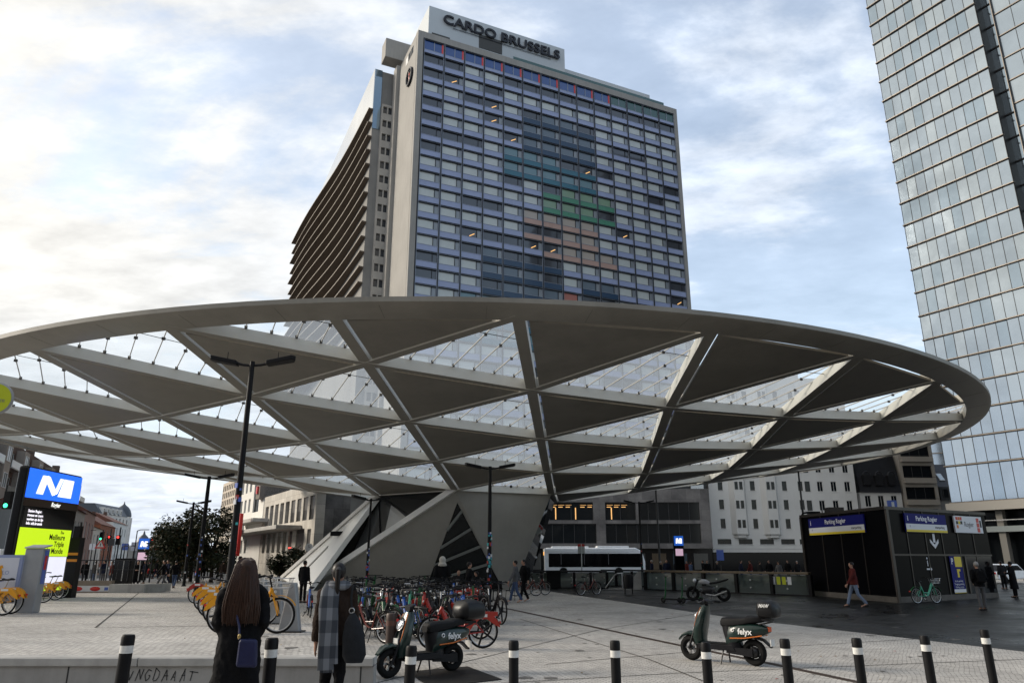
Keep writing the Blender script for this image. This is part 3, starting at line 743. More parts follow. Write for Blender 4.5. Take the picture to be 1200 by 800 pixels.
def facade(root, L_, D_, H_, rects, wm, recess=.25, z0=0., sill=None, roofm=None, part='wall'):
    b = MB(); xs = sorted({0., L_} | {round(r[0], 3) for r in rects} | {round(r[2], 3) for r in rects})
    zs = sorted({z0, H_} | {round(r[1], 3) for r in rects} | {round(r[3], 3) for r in rects})
    R_ = [(round(r[0], 3), round(r[1], 3), round(r[2], 3), round(r[3], 3)) for r in rects]
    for i in range(len(xs)-1):
        for j in range(len(zs)-1):
            cx_, cz_ = (xs[i]+xs[i+1])/2, (zs[j]+zs[j+1])/2
            if any(r[0] < cx_ < r[2] and r[1] < cz_ < r[3] for r in R_): continue
            b.poly([(xs[i], 0, zs[j]), (xs[i+1], 0, zs[j]), (xs[i+1], 0, zs[j+1]), (xs[i], 0, zs[j+1])], wm)
    for x0, a0, x1, a1 in R_:
        y = recess
        b.poly([(x0,0,a0),(x0,y,a0),(x0,y,a1),(x0,0,a1)], wm); b.poly([(x1,0,a0),(x1,0,a1),(x1,y,a1),(x1,y,a0)], wm)
        b.poly([(x0,0,a0),(x1,0,a0),(x1,y,a0),(x0,y,a0)], wm); b.poly([(x0,0,a1),(x0,y,a1),(x1,y,a1),(x1,0,a1)], wm)
    b.poly([(0,0,z0),(0,0,H_),(0,D_,H_),(0,D_,z0)], wm); b.poly([(L_,0,z0),(L_,D_,z0),(L_,D_,H_),(L_,0,H_)], wm)
    b.poly([(0,D_,z0),(0,D_,H_),(L_,D_,H_),(L_,D_,z0)], wm); b.poly([(0,0,H_),(L_,0,H_),(L_,D_,H_),(0,D_,H_)], roofm or wm)
    wall = b.build(part, root, smooth=None)
    for r in rects:
        st = r[4] if len(r) > 4 else 'dark'; w_, h_ = r[2]-r[0], r[3]-r[1]
        o = link('window', win_mesh(w_, h_, st), root, (r[0], recess-.1, r[1]))
        if sill:
            k = ('sill', round(w_, 2))
            if k not in WM: s_ = MB(); s_.box((-.06, -.32, -.08), (w_+.06, .0, -.005), sill); WM[k] = s_.mesh('sill')
            link('sill', WM[k], o, (0, .22-(recess-.1)+.02, 0))
    return wall
def grid(x0, x1, n, w_, z0, pitch, m, h_, style='dark', skip=()):
    out_ = []
    for i in range(n):
        c_ = x0+(x1-x0)*(i+.5)/n
        for j in range(m):
            if (i, j) in skip: continue
            out_.append((c_-w_/2, z0+j*pitch, c_+w_/2, z0+j*pitch+h_, style))
    return out_
# grey stone office block behind the bus
stone_g = brickmat('grey_stone_cladding', (.20,.185,.175), (.14,.13,.125), (.03,.03,.03), 1., bw=2.2, rh=1.5, ms=.008, rough=.6, noise=.5, coord='Object', rot=(pi/2,0,0))
ob = thing('office_block', 'grey stone office building with long strip windows behind the bus stop', 'building', (-21, 112, 0))
R0 = []
for x0, x1, st in ((1.,12.,'lit'), (13.5,25.,'strip'), (26.6,33.2,'lit'), (35.,39.6,'lit'), (40.,49.2,'strip')):
    R0.append((x0, 7.45, x1, 10.1, st))
for x0, x1 in ((1., 12.), (13.5, 23.5), (25.4, 33.6), (35., 49.2)): R0.append((x0, 4.1, x1, 6.95, 'strip'))
facade(ob, 50.8, 14, 12.1, R0, stone_g, .35, z0=3.4)
b = MB(); b.box((0, .6, 0), (50.8, 14, 3.38), black_glass); b.build('shop_front', ob, smooth=None)
b = MB(); b.box((22, 4, 12.1), (51.5, 12, 15.2), mat('setback_dark', (.03,.03,.032), .4)); b.box((49, 3.6, 12.1), (51, 4, 13.6), steel); b.build('setback_storey', ob, smooth=None)
for k in range(16):
    b = MB(); b.box((1.5+k*3.1, .58, .4), (3.6+k*3.1, .597, 2.7), mat(f'shop_pane_{k%4}', ((.05,.05,.05),(.08,.06,.04),(.03,.05,.07),(.07,.07,.065))[k % 4], .15)); b.build('shop_pane', ob, smooth=None)
# white building with projecting bays
wht = mat('white_render', (.66,.645,.61), .75, noise=.12, nscale=.15, streak=.2)
wb = thing('white_building', 'white rendered apartment building with small windows and projecting bays', 'building', (31.4, 118, 0), .06)
rw_ = grid(.6, 16.4, 6, .78, 5.2+1.3, 2.95, 8, 1.5, 'dark', skip=[(1, j) for j in range(9)]+[(3, j) for j in range(9)])
rw_ += [(x, 4.1, x+2.2, 4.9, 'dark') for x in (.8, 4.2, 7.6, 11., 14.)]
facade(wb, 16.8, 14, 33, rw_, wht, .2, z0=3.4, sill=wht)
b = MB(); b.box((.1, .5, 0), (32, 14, 3.38), black_glass); b.box((0, .05, 2.9), (32, .5, 3.38), wht); b.build('shop_front', wb, smooth=None)
for bx in (3.2, 8.4):
    bay = MB(); bay.prism([(bx,-.0,5.6),(bx+.6,-.9,5.6),(bx+2.2,-.9,5.6),(bx+2.8,0,5.6)], (0,0,27.3), wht); bay.prism([(bx+.3,0,5.1),(bx+.8,-.6,5.1),(bx+2.,-.6,5.1),(bx+2.5,0,5.1)], (0,0,.48), wht)
    bo = bay.build('bay', wb, smooth=None)
    for j in range(8):
        for q in (.75, 1.5): link('window', win_mesh(.5, 1.2, 'dark'), bo, (bx+q, -.97, 6.6+j*2.95))
# corner tower of the white building: faceted turn
tw = thing('white_corner_building', 'white faceted corner house with rows of dark windows above the parking kiosk', 'building', (48.4, 119, 0), .06)
f1 = facade(tw, 7.2, 12, 31, grid(.2, 7., 3, .95, 6.3, 3., 8, 1.6, 'sash'), wht, .2, z0=3.4, sill=wht)
fa = MB(); fa.box((-1.5, .02, 3.4), (0, 10, 31), wht); fa.build('side_wall', tw, smooth=None)
for k in range(8): link('window', win_mesh(.8, 1.6, 'dark'), tw, (-1.2, -.06, 6.3+k*3))
b = MB(); b.box((0,.4,0), (7.2, 12, 3.39), black_glass); b.build('shop_front', tw, smooth=None)
b = MB(); b.box((6.0, -1.2, 20.1), (8.3, -.9, 22.6), mat('blue_board', (.01,.02,.09), .4)); b.build('hanging_board', tw, smooth=None)
nb = thing('mansard_house', 'narrow white house with a black mansard roof between pale fronts', 'building', (56.6, 120.5, 0), .06)
facade(nb, 7.0, 12, 12.3, grid(.2, 6.8, 3, 1.0, 3.9+.3, 2.9, 3, 1.8, 'sash'), wht, .2, sill=wht)
b = MB(); b.prism([(0, -.3, 12.3), (0, .9, 18.5), (0, 10, 18.5), (0, 12, 12.3)], (7., 0, 0), mat('slate_black', (.02,.02,.022), .5, noise=.3, nscale=1.5)); rf = b.build('roof', nb, smooth=None)
for k in range(3):
    b = MB(); b.box((.7+k*2.1, -.5, 13.4), (1.9+k*2.1, .4, 15.), dark_steel); b.torus((1.3+k*2.1, -.52, 15.), .6, .1, dark_steel, 'y', 14, 5, 0, pi); b.build('dormer', rf)
nb2 = thing('beige_house', 'narrow beige postwar apartment house with wide window bands', 'building', (64., 121, 0), .06)
beige = mat('beige_render', (.36,.32,.27), .75, noise=.15, nscale=.2, streak=.2)
facade(nb2, 6.0, 12, 24, [(.5, 4.2+j*3.5, 5.5, 6.2+j*3.5, 'strip') for j in range(6)], beige, .3)
for j in range(6):
    b = MB(); b.box((.3, -.5, 3.3+j*3.5), (5.7, -.02, 3.9+j*3.5), beige); b.bar((.3,-.5,4.3+j*3.5), (5.7,-.5,4.3+j*3.5), .05, .05, dark_steel); b.build('balcony', nb2, smooth=None)
nb3 = thing('slate_roof_house', 'long low house with dark slate roof and a row of skylights', 'building', (70.4, 122, 0), .06)
grst = mat('grey_stone_front', (.25,.235,.215), .75, noise=.2, nscale=.4, streak=.2)
facade(nb3, 13.0, 12, 11.2, grid(.2, 12.8, 5, 1.7, 3.9, 3.4, 2, 2.2, 'dark'), grst, .3)
b = MB(); b.box((0, -.3, 11.2), (13, .8, 13.3), dark_steel); b.prism([(0, -.1, 13.3), (0, 3.2, 17.4), (0, 9, 17.4), (0, 12, 13.3)], (13., 0, 0), mat('slate_grey', (.05,.05,.055), .45, noise=.2, nscale=1.2)); rf = b.build('roof', nb3, smooth=None)
for k in range(5):
    b = MB(); X = M4.Translation((1.0+k*2.5, 1.25, 15.)) @ M4.Rotation(R(51), 4, 'X'); b.box((0, -.8, 0), (.9, .8, .12), white_frame, X); b.box((.08, -.7, .12), (.82, .7, .14), mat('skylight_glass', (.55,.6,.62), .08, .4), X); b.build('skylight', rf, smooth=None)
for k in range(5): link('window', win_mesh(1.8, 1.5, 'strip'), rf, (.5+k*2.5, -.38, 11.5))
# ------------------------------------------------------------------ left side: stone hotel building with canopies
ls = brickmat('pale_stone', (.50,.47,.42), (.40,.375,.335), (.16,.15,.14), 1., bw=.9, rh=1.4, ms=.012, rough=.7, noise=.25, rot=(pi/2,0,0))
K = V((-18.96, 72., 0)); aL = atan2(-.857, .515)      # facade read from the far end towards the corner
LB = 22.0
p_far = K+V((-.515,.857,0))*LB
lb = thing('stone_building', 'low pale stone corner building with deep dark openings and slim canopies', 'building', p_far, aL)
wr = [(1.+k*2.35, 5.6, 2.6+k*2.35, 7.9, 'dark') for k in range(9)]+[(1.+k*2.35, 2.55, 2.4+k*2.35, 4.7, 'dark') for k in (0,1,2,3,4,5)]+[(15.6, .1, 18.6, 4.8, 'dark'), (19.6, 2.3, 20.9, 4.7, 'dark')]
facade(lb, LB, .9, 9.1, wr, ls, .45)
b = MB(); b.box((0, .95, 0), (LB-.02, 16, 8.6), conc_dk); b.build('rear_wall', lb, smooth=None)
b = MB(); b.box((-11, -2.6, 4.75), (17.6, -.02, 5.15), coping_m); bevel(b.build('entrance_canopy', lb, smooth=None), .05)
b = MB(); b.box((-10, -1.8, 6.1), (3., -.02, 6.5), coping_m); b.build('upper_canopy', lb, smooth=None)
b = MB(); b.box((1.0, -3.1, 2.2), (2.3, -2.75, 7.0), red_paint); bn = b.build('red_banner', lb, smooth=None)
text('i', .7, white_plastic, bn, (1.65, -3.12, 6.4), (pi/2,0,0), .01, 'lettering')
b = MB(); b.box((-6., -2.4, 1.6), (-3.4, -2.2, 2.6), red_paint); b.build('red_sign', lb, smooth=None)
b = MB(); b.box((13.2, -.06, 2.9), (14.2, -.02, 3.05), mat('red_neon', (1,.1,.08), emit=(1,.05,.04), est=1.6)); b.build('neon_sign', lb, smooth=None)
# dark stone return of the same corner
rs = thing('dark_stone_block', 'dark marble clad corner block with ribbon windows behind the pedestal', 'building', K+V((.1,.06,0)), atan2(.515,.857))
marble = brickmat('dark_marble', (.17,.16,.155), (.10,.095,.093), (.03,.03,.03), 1., bw=1.7, rh=2.2, ms=.01, rough=.35, noise=.7, rot=(pi/2,0,0))
facade(rs, 16, 10, 8.8, [(3.3, 5.7, 9.4, 8.1, 'strip'), (9.7, 5.7, 15.6, 8.1, 'strip'), (3.3, 2.4, 9.4, 4.8, 'strip'), (9.7, 2.4, 15.6, 4.8, 'strip')], marble, .3)
# taller pale part behind
tp = thing('pale_apartment_block', 'taller white stone apartment block behind the red banner', 'building', p_far+V((-.515,.857,0))*17.5, aL)
facade(tp, 17.2, 14, 13.8, [(.8+k*2.5, 2.6+j*2.6, 2.0+k*2.5, 4.3+j*2.6, 'white' if (k+j) % 3 else 'dark') for k in range(4) for j in range(4)]+[(11.2, 7.6, 14.4, 13.2, 'strip')], wht, .3)
b = MB(); b.box((15.2,-.6,9), (17.2, 3, 13.2), mat('brown_box', (.13,.11,.095), .7)); b.torus((16.2,-.75,11.4), .55, .14, red_paint, 'y', 16, 6); b.box((15.9,-.8,9.6), (16.5,-.62,10.5), red_paint); b.build('sign_box', tp, smooth=None)
gh = thing('grid_tower', 'beige tower block with a regular grid of deep window openings', 'building', (-133, 340, 0), aL)
bg_ = mat('beige_grid', (.45,.39,.32), .75, noise=.1, nscale=.2)
facade(gh, 50, 24, 35, [(1.+k*4.1, 2+j*3.25, 3.4+k*4.1, 4.4+j*3.25, 'dark') for k in range(12) for j in range(10)], bg_, .5)
# ------------------------------------------------------------------ left street
brk = brickmat('brown_brick', (.115,.06,.042), (.08,.045,.034), (.10,.09,.08), 1., bw=.5, rh=.16, ms=.02, rough=.85, noise=.3, rot=(pi/2,0,0))
bk = thing('brick_apartments', 'brown brick apartment house with pale bay panels at the left edge', 'building', (-52., 70.0, 0), atan2(63, -26))
facade(bk, 68, 14, 14.8, grid(.4, 67.6, 23, 1.6, .9, 2.8, 5, 1.65, 'white'), brk, .2)
b = MB()
for k in range(0, 23, 3): b.box((k*2.922+.35, -.9, 2.9), (k*2.922+2.95, -.02, 14.2), mat('bay_panel', (.26,.22,.185), .7, noise=.2, nscale=.5))
b.build('bay', bk, smooth=None)
for k in range(0, 23, 3):
    for j in range(4): link('window', win_mesh(1.7, 1.6, 'white'), bk, (k*2.922+.8, -.96, 3.7+j*2.8))
for k in range(1, 23, 3):
    for j in range(4):
        b = MB(); b.box((k*2.922+.3, -1.0, 3.2+j*2.8), (k*2.922+5.6, -.03, 3.33+j*2.8), coping_m); b.box((k*2.922+.3, -1.0, 3.33+j*2.8), (k*2.922+5.6, -.94, 4.1+j*2.8), white_plastic if (k+j) % 2 else dark_glass); b.build('balcony', bk, smooth=None)
b = MB()
for x in (12, 31, 52): b.box((x, 3, 14.8), (x+5, 8, 16.6), brk); b.box((x+6, 2, 14.8), (x+7, 3, 16.9), brk)
b.build('roof_house', bk, smooth=None)
def street_house(name, label, px0, px1, ytop, Y, D_, m, roofm, nx, style='white', gable=0., rz=None, floors_=None):
    a, c = atY(px0, ytop, Y), atY(px1, ytop, Y*1.12); L_ = hypot(c.x-a.x, c.y-a.y); H_ = a.z
    rt = thing(name, label, 'building', (a.x, a.y, 0), atan2(c.y-a.y, c.x-a.x))
    nf = floors_ or max(2, int(H_/3.3)); ph_ = (H_-.8)/nf
    facade(rt, L_, D_, H_, grid(.2, L_-.2, nx, min(1.5, L_/nx*.55), .9, ph_, nf, ph_*.6, style), m, .2)
    if gable:
        b = MB(); b.prism([(-.1, -.3, H_), (-.1, D_/2, H_+gable), (-.1, D_, H_)], (L_+.2, 0, 0), roofm); rf_ = b.build('roof', rt, smooth=None)
        b = MB(); b.box((L_*.7, D_/2-.5, H_+gable*.5), (L_*.7+.9, D_/2+.5, H_+gable+1.), brk); b.build('chimney', rf_, smooth=None)
    return rt, L_, H_
rdr = mat('red_roof_tiles', (.16,.065,.045), .8, noise=.25, nscale=.8); pink = mat('pink_render', (.30,.2,.18), .8, noise=.15, nscale=.3); gyr = mat('grey_render', (.28,.27,.25), .8, noise=.2, nscale=.3, streak=.3)
orb = mat('orange_brick', (.26,.09,.045), .85, noise=.2, nscale=.5)
street_house('grey_town_house', 'tall grey town house on the left avenue beside the metro totem', 88, 101, 596, 80, 10, gyr, rdr, 3, gable=1.4)
street_house('pink_town_house', 'pinkish town house with a rounded red gable on the avenue', 101, 113, 598, 105, 10, pink, rdr, 3, gable=3.)
street_house('white_town_house', 'white narrow house front with a tall poster band on the avenue', 110, 121, 617, 135, 10, wht, rdr, 3, gable=2.)
street_house('orange_brick_house', 'orange brick house low in the distance under the domed building', 118, 136, 614, 190, 10, orb, rdr, 5, gable=3.)
street_house('cream_town_house', 'cream house row end far down the avenue', 133, 150, 611, 230, 12, wht, rdr, 5, gable=3.)
rt, L_, H_ = street_house('domed_building', 'ornate white building with a slate corner dome at the end of the avenue', 117, 156, 601, 300, 14, wht, rdr, 9, gable=0, floors_=6)
sl_ = mat('slate_blue', (.07,.08,.095), .5)
b = MB(); b.prism([(0,-.2,H_),(0,2.5,H_+4),(0,12,H_+4),(0,14,H_)], (L_*.82,0,0), sl_); rf_ = b.build('roof', rt, smooth=None)
for k in range(5):
    b = MB(); b.box((2+k*4.6, -.4, H_), (3.8+k*4.6, 1.8, H_+2.6), wht); b.box((2.4+k*4.6, -.45, H_+.5), (3.4+k*4.6, -.4, H_+2), dark_glass); b.build('dormer', rf_, smooth=None)
b = MB(); b.lathe([(3.4,0),(3.4,H_+.5)], wht, 16, M4.Translation((L_-3, 3.2, 0))); b.lathe([(3.5,H_+.4),(3.6,H_+.6),(3.4,H_+1.8),(2.9,H_+3.2),(2.,H_+4.5),(.9,H_+5.3),(.35,H_+5.9),(.1,H_+7)], sl_, 16, M4.Translation((L_-3, 3.2, 0))); b.build('dome', rt)
street_house('far_grey_block', 'far low grey block with a turret closing the avenue', 158, 188, 640, 420, 14, gyr, rdr, 8)
sp_ = atY(168, 632, 430); b = MB(); b.lathe([(3,0),(3,11),(3.6,11.2),(2.4,14),(.8,15.5),(.2,17.5)], sl_, 10); o = b.build('turret', loc=(sp_.x, sp_.y, 0)); tag(o, 'small dark pointed turret on the far horizon', 'turret')
hl = MB()
random.seed(5)
pts_ = [(-700+40*k, 900, 8+9*sin(k*.35)+5*sin(k*.9)) for k in range(60)]
hl.prism([(x, y, z) for x, y, z in pts_]+[(1660, 900, -2), (-700, 900, -2)], (0, 60, 0), mat('far_hills', (.10,.12,.15), .9)); struct(hl.build('far_hills', smooth=None))

for k, (x, y, w_, d_, h_) in enumerate(((-62, -42, 26, 14, 26), (-34, -46, 24, 14, 30), (-8, -44, 22, 14, 34), (15, -47, 26, 14, 29), (42, -42, 24, 14, 31))):  # unseen blocks added behind the camera to dim frontal light and reflections
    t = thing('unseen_city_block', ['unseen pale town block added behind the viewer, left end', 'unseen grey town block added behind the viewer, second', 'unseen tall town block added straight behind the viewer', 'unseen wide town block added behind the viewer, fourth', 'unseen town block added behind the viewer, right end'][k], 'building', (x+w_, y, 0), pi)
    facade(t, w_, d_, h_, grid(.5, w_-.5, 6, 1.8, 4.5, 3.6, int(h_/3.6)-1, 2., 'white'), (gyr, ls, brk, gyr, ls)[k], .2)
# ------------------------------------------------------------------ street lamps, poles, signs
sticker = [mat('sticker_teal', (.05,.35,.36), .5), mat('sticker_white', (.6,.6,.62), .5), mat('sticker_blue', (.08,.13,.4), .5), mat('sticker_red', (.4,.05,.04), .5)]
def lamp_post(label, p, h, heads=True, r=.085, rz=0., nst=10, arm=.42):
    t = thing('street_lamp', label, 'street lamp', p, rz, 'twin headed street lamps')
    b = MB(); b.tube([(0,0,0),(0,0,h*.45),(0,0,h)], [r*1.15, r, r*.8], black_metal, 12); b.lathe([(r*1.7,0),(r*1.7,.06),(r*1.2,.1)], black_metal, 12); b.build('pole', t)
    for s in (-1, 1):
        b = MB(); b.tube([(0,0,h-.12),(s*arm*.6,0,h-.10),(s*arm,0,h-.06)], .04, black_metal, 6); b.build('arm', t)
        b = MB(); b.prism([(s*arm,-.15,h-.12),(s*(arm+.72),-.2,h+.02),(s*(arm+.80),0,h+.04),(s*(arm+.72),.2,h+.02),(s*arm,.15,h-.12)][::s], (0,0,.13), black_metal); hd = b.build('lamp_head', t, smooth=None); bevel(hd, .02)
        b = MB(); b.bar((s*(arm+.1),0,h-.088), (s*(arm+.68),0,h+.022), .2, .012, mat('lamp_lens', (.45,.45,.42), .3)); b.build('lens', hd, smooth=None)
        b = MB(); b.bar((s*(arm+.3),0,h+.05), (s*(arm+.3),0,h+.28), .015, .015, black_metal, up=(0,1,0)); b.build('bird_spike', hd, smooth=None)
    rnd = random.Random(int(h*100)+int(p[0]*10))
    for k in range(nst):
        z = rnd.uniform(.6, h*.5); a = rnd.uniform(-2.6, -.5); w_ = rnd.uniform(.05, .11); rr = r*1.13
        b = MB(); X = M4.Translation((cos(a)*rr, sin(a)*rr, z)) @ M4.Rotation(a+pi/2, 4, 'Z'); b.box((-w_/2, -.012, -w_*.6), (w_/2, .012, w_*.6), rnd.choice(sticker), X); b.build('sticker', t, smooth=None)
    return t
p = atY(271.5, 655, 20); lamp_post('tall black twin lamp post with round teal stickers, nearest of all the lamps', (p.x, 20, gz(p.x, 20)), 6.85, nst=9)
p = atY(234, 655, 38); lamp_post('black twin lamp post covered in stickers in front of the trees', (p.x, 38, gz(p.x, 38)), 5.8, r=.11, nst=14, arm=.5)
p = atY(219, 655, 55); lamp_post('farthest black twin lamp post of the left walkway, beside the tree crowns', (p.x, 55, 0), 5.9, r=.1, nst=5, arm=.5)
p = atY(573.5, 655, 35); lamp_post('black twin lamp post plastered with white stickers before the pedestal', (p.x, 35, 0), 6.1, nst=34, rz=.1, r=.095)
p = atY(431, 655, 40); lamp_post('thin black twin lamp post rising behind the bicycles by the white wing', (p.x, 40, 0), 5.0, nst=22, rz=.5, r=.07, arm=.3)
p = atY(752, 655, 72); lamp_post('dark twin lamp post with short arms in front of the grey office block', (p.x, 72, 0), 7.2, nst=4, r=.1, arm=.7)
for px, pt, Y, lab in ((768, 565, 76, 'thin grey mast in front of the grey stone office block'), (935, 548, 62, 'slim dark mast in front of the white building with bays')):
    q = atY(px, pt, Y); b = MB(); b.tube([(0,0,0),(0,0,q.z)], [.12,.07], dark_steel, 8); b.lathe([(.2,0),(.2,.3),(.12,.35)], dark_steel, 8); o = b.build('mast', loc=(q.x, Y, 0)); tag(o, lab, 'mast')
q = atY(938, 600, 46); t = thing('curved_lamp', 'low black lamp with a flat curved arm left of the parking kiosk', 'street lamp', (q.x, 46, 0))
b = MB(); b.tube([(0,0,0),(0,0,q.z-.3),(.15,0,q.z-.05),(.5,0,q.z),(1.2,0,q.z)], .06, black_metal, 8); b.build('pole', t); b = MB(); b.cbox((.9,0,q.z-.07), (.9,.3,.07), black_metal); b.build('lamp_head', t, smooth=None)
# bollards
band = mat('bollard_band', (.62,.62,.60), .5, noise=.2, nscale=12)
def bollard(label, x, y, z, h, r=.062, m=black_metal, bm=band, grp='black bollards with white bands along the kerb', tilt=0.):
    t = thing('bollard', label, 'bollard', (x, y, z), 0, grp)
    b = MB(); b.lathe([(r,0),(r,h*.80)], m, 18); b.build('post', t)
    b = MB(); b.lathe([(r*1.02,h*.80),(r*1.02,h*.885)], bm, 18); b.build('band', t)
    b = MB(); b.lathe([(r*1.05,h*.885),(r*1.05,h*.975),(r*.9,h),(r*.3,h*1.004)], m, 18); b.build('cap', t)
    t.rotation_euler = (0, tilt, 0)
    return t
for px, py, ht, r_, lab, tl in ((149,743,1.0,.072,'black white-banded bollard standing before the wall scrawl, the leftmost one',.02), (319,747,1.0,.07,'black white-banded bollard half hidden behind the long-haired woman',0), (479.5,756,.93,.06,'black white-banded bollard directly in front of the parked moped with a helmet-less seat',.03),
    (602,750,.92,.058,'black white-banded bollard right of the front moped and red bicycle',0), (720.5,750,.92,.058,'black white-banded bollard alone on the paving left of the far moped',0), (827,752,.9,.058,'black white-banded bollard covering part of the parked far moped',-.005),
    (920,748,.92,.058,'black white-banded bollard just right of the far moped with helmet box',-.01), (1004,747,.92,.057,'black white-banded bollard below the man in the dark red jacket',-.01), (1084,744,.92,.057,'black white-banded bollard below the right face of the parking kiosk',-.015), (1154,737,.92,.055,'black white-banded bollard at far right, the farthest of its line',-.015)):
    q = atZ(px, py, ht); bollard(lab.replace('with a helmet-less seat', 'by the wall end'), q.x, q.y, 0, ht, r_, tilt=tl)
q = atZ(459, 718, .98); bollard('brown bollard with two reddish rings between the front moped and the bicycles', q.x, q.y, 0, .98, .085, mat('brown_metal', (.05,.032,.026), .5), mat('brown_ring', (.10,.045,.032), .5), None)
# round yellow stop sign on the left edge
ylw = mat('sign_yellow_green', (.42,.46,.02), .4); q = atY(-5, 467, 14)
t = thing('round_sign', 'round yellow-green disc sign on a grey pole at the left edge', 'sign', (q.x-.02, 14, gz(q.x, 14)), .25)
zc = q.z-gz(q.x, 14); b = MB(); X = M4.Translation((0,0,zc)) @ M4.Rotation(pi/2, 4, 'X'); b.lathe([(.30,-.03),(.33,-.02),(.33,.02),(.30,.03)], mat('sign_rim', (.3,.3,.3), .4, .5), 32, X); b.build('rim', t)
b = MB(); b.lathe([(.295,.026),(.295,.036)], ylw, 32, X); b.build('disc_face', t); text('halte', .12, mat('sign_grey_text', (.2,.22,.15), .5), t, (.08, -.04, zc-.03), (pi/2,0,0), .001)
b = MB(); b.tube([(-.45,.1,0),(-.45,.1,zc+.4)], .045, steel, 10); b.bar((-.45,.1,zc),(0,.04,zc), .04, .04, steel); b.build('pole', t)
# ------------------------------------------------------------------ metro totem with screens
blue_lit = mat('metro_blue', (.02,.12,.7), .3, emit=(.015,.12,.85), est=.85); white_lit = mat('metro_white', (.8,.8,.78), .3, emit=(.85,.85,.8), est=.75)
brown_p = mat('totem_brown', (.05,.028,.018), .45)
A_, B_ = atZ(35, 545, 5.7), atZ(97.5, 558, 5.7); W_ = hypot(B_.x-A_.x, B_.y-A_.y); gz0 = .24
t = thing('metro_totem', 'tall dark metro totem with a lit blue M panel and a yellow-green screen', 'totem', (A_.x, A_.y, gz0), atan2(B_.y-A_.y, B_.x-A_.x))
HT = 5.7-gz0; b = MB(); b.box((0, 0, 0), (W_, .45, HT), black_glass); bevel(b.build('casing', t, smooth=None), .1, 3)
def face(nm, x0, z0, x1, z1, m, d=.012, par=t):
    b = MB(); b.box((x0, -d, z0), (x1, -.002, z1), m); return b.build(nm, par, smooth=None)
bp_ = face('blue_panel', .05, HT-1.32, W_-.05, HT-.08, blue_lit)
b = MB()
for pts in ([(0,0),(.22,0),(.34,.60),(.13,.60)], [(.15,.60),(.37,.60),(.70,.10),(.55,.0)], [(.57,.02),(.71,.10),(.86,.60),(.74,.60)], [(.74,0),(1.22,0),(1.25,.60),(.885,.60)]):
    b.prism([(W_*.5+(x_-.62)*W_*.52, -.03, HT-1.12+z_*1.35) for x_, z_ in pts], (0, .016, 0), white_lit)
b.build('m_logo', bp_, smooth=None)
face('brown_panel', .05, HT-1.66, W_-.05, HT-1.34, brown_p); text('Rogier', .27, white_lit, t, (W_/2+.25, -.02, HT-1.5), (pi/2,0,0), .002, bold=.02, shear=.2)
sc_ = face('arrivals_screen', .18, HT-2.5, W_-.2, HT-1.72, mat('screen_black', (.004,.004,.005), .1))
wt = mat('screen_text', (.9,.9,.9), emit=(.9,.85,.95), est=.9)
for k, s_ in enumerate(('Station Rogier:', 'travaux en cours', 'werken op de lijn', 'Info: stib.brussels')): text(s_, .17, wt, sc_, (.45, -.018, HT-1.86-.17*k), (pi/2,0,0), .001, align='LEFT', bold=.012)
yp = face('yellow_screen', .12, HT-3.72, W_-.25, HT-2.55, mat('ad_yellow', (.45,.6,.02), emit=(.42,.62,.01), est=.75))
ink = mat('ad_ink', (.01,.01,.01), .5)
for s_, x_, z_, z in (('Élue', 1.85, .17, 2.68), ('Meilleure', 1.92, .34, 2.9), ('Triple', 1.92, .34, 3.2), ('du Monde', 1.92, .34, 3.5)): text(s_, z_, ink, yp, (x_*W_/2.3, -.02, HT-z), (pi/2,0,0), .001, align='RIGHT', bold=.02)
wp = face('white_screen', .10, .35, W_-.3, HT-3.74, mat('ad_white', (.6,.6,.68), emit=(.62,.62,.72), est=.75))
for s_, x_, z in (('TRIPEL', 1.25, 1.4), ('the', 1.1, 1.15), ('LEFORT', .8, .92)): text(s_, .26, ink, wp, (x_, -.02, z), (pi/2,-.35,0), .001, bold=.0)
b = MB(); b.prism([(.12,-.016,.27),(W_-.32,-.016,.27),(W_-.32,-.016,.5),(.9,-.016,.36),(.12,-.016,.62)], (0,.003,0), mat('ad_yellow', (.45,.6,.02))); b.build('ad_wave', wp, smooth=None)
# the two smaller metro totems
for px0, px1, pt, Y, lab in ((163, 176, 630, 70, 'small blue metro totem far along the left walkway'), (789, 801, 627, 58, 'small blue metro totem beside the bus behind the balustrade')):
    a, c = atY(px0, pt, Y), atY(px1, pt, Y); t2 = thing('metro_totem', lab, 'totem', (a.x, Y, 0), .1); w_ = c.x-a.x; h_ = a.z
    b = MB(); b.box((0, 0, 0), (w_, .25, h_), black_glass); bevel(b.build('casing', t2, smooth=None), .04)
    pb = face('blue_panel', .03, h_-w_*.95, w_-.03, h_-.04, mat('metro_blue_dim', (.02,.12,.5), .3, emit=(.015,.10,.5), est=.45), par=t2)
    b = MB()
    for pts in ([(.25,.1),(.42,.1),(.46,.7),(.3,.7)], [(.35,.7),(.5,.7),(.6,.3),(.52,.1)], [(.55,.1),(.62,.1),(.75,.7),(.62,.7)], [(.66,.1),(.88,.1),(.88,.7),(.68,.7)]): b.prism([((x_-.06)*w_, -.03, h_-w_*.9+z_*w_*.8+.05) for x_, z_ in pts], (0,.012,0), white_lit)
    b.build('m_logo', pb, smooth=None)
    face('screen', .1, h_-w_*1.9, w_-.1, h_-w_*1.25, mat('screen_pink', (.8,.6,.7), emit=(.8,.5,.65), est=.3), par=t2)
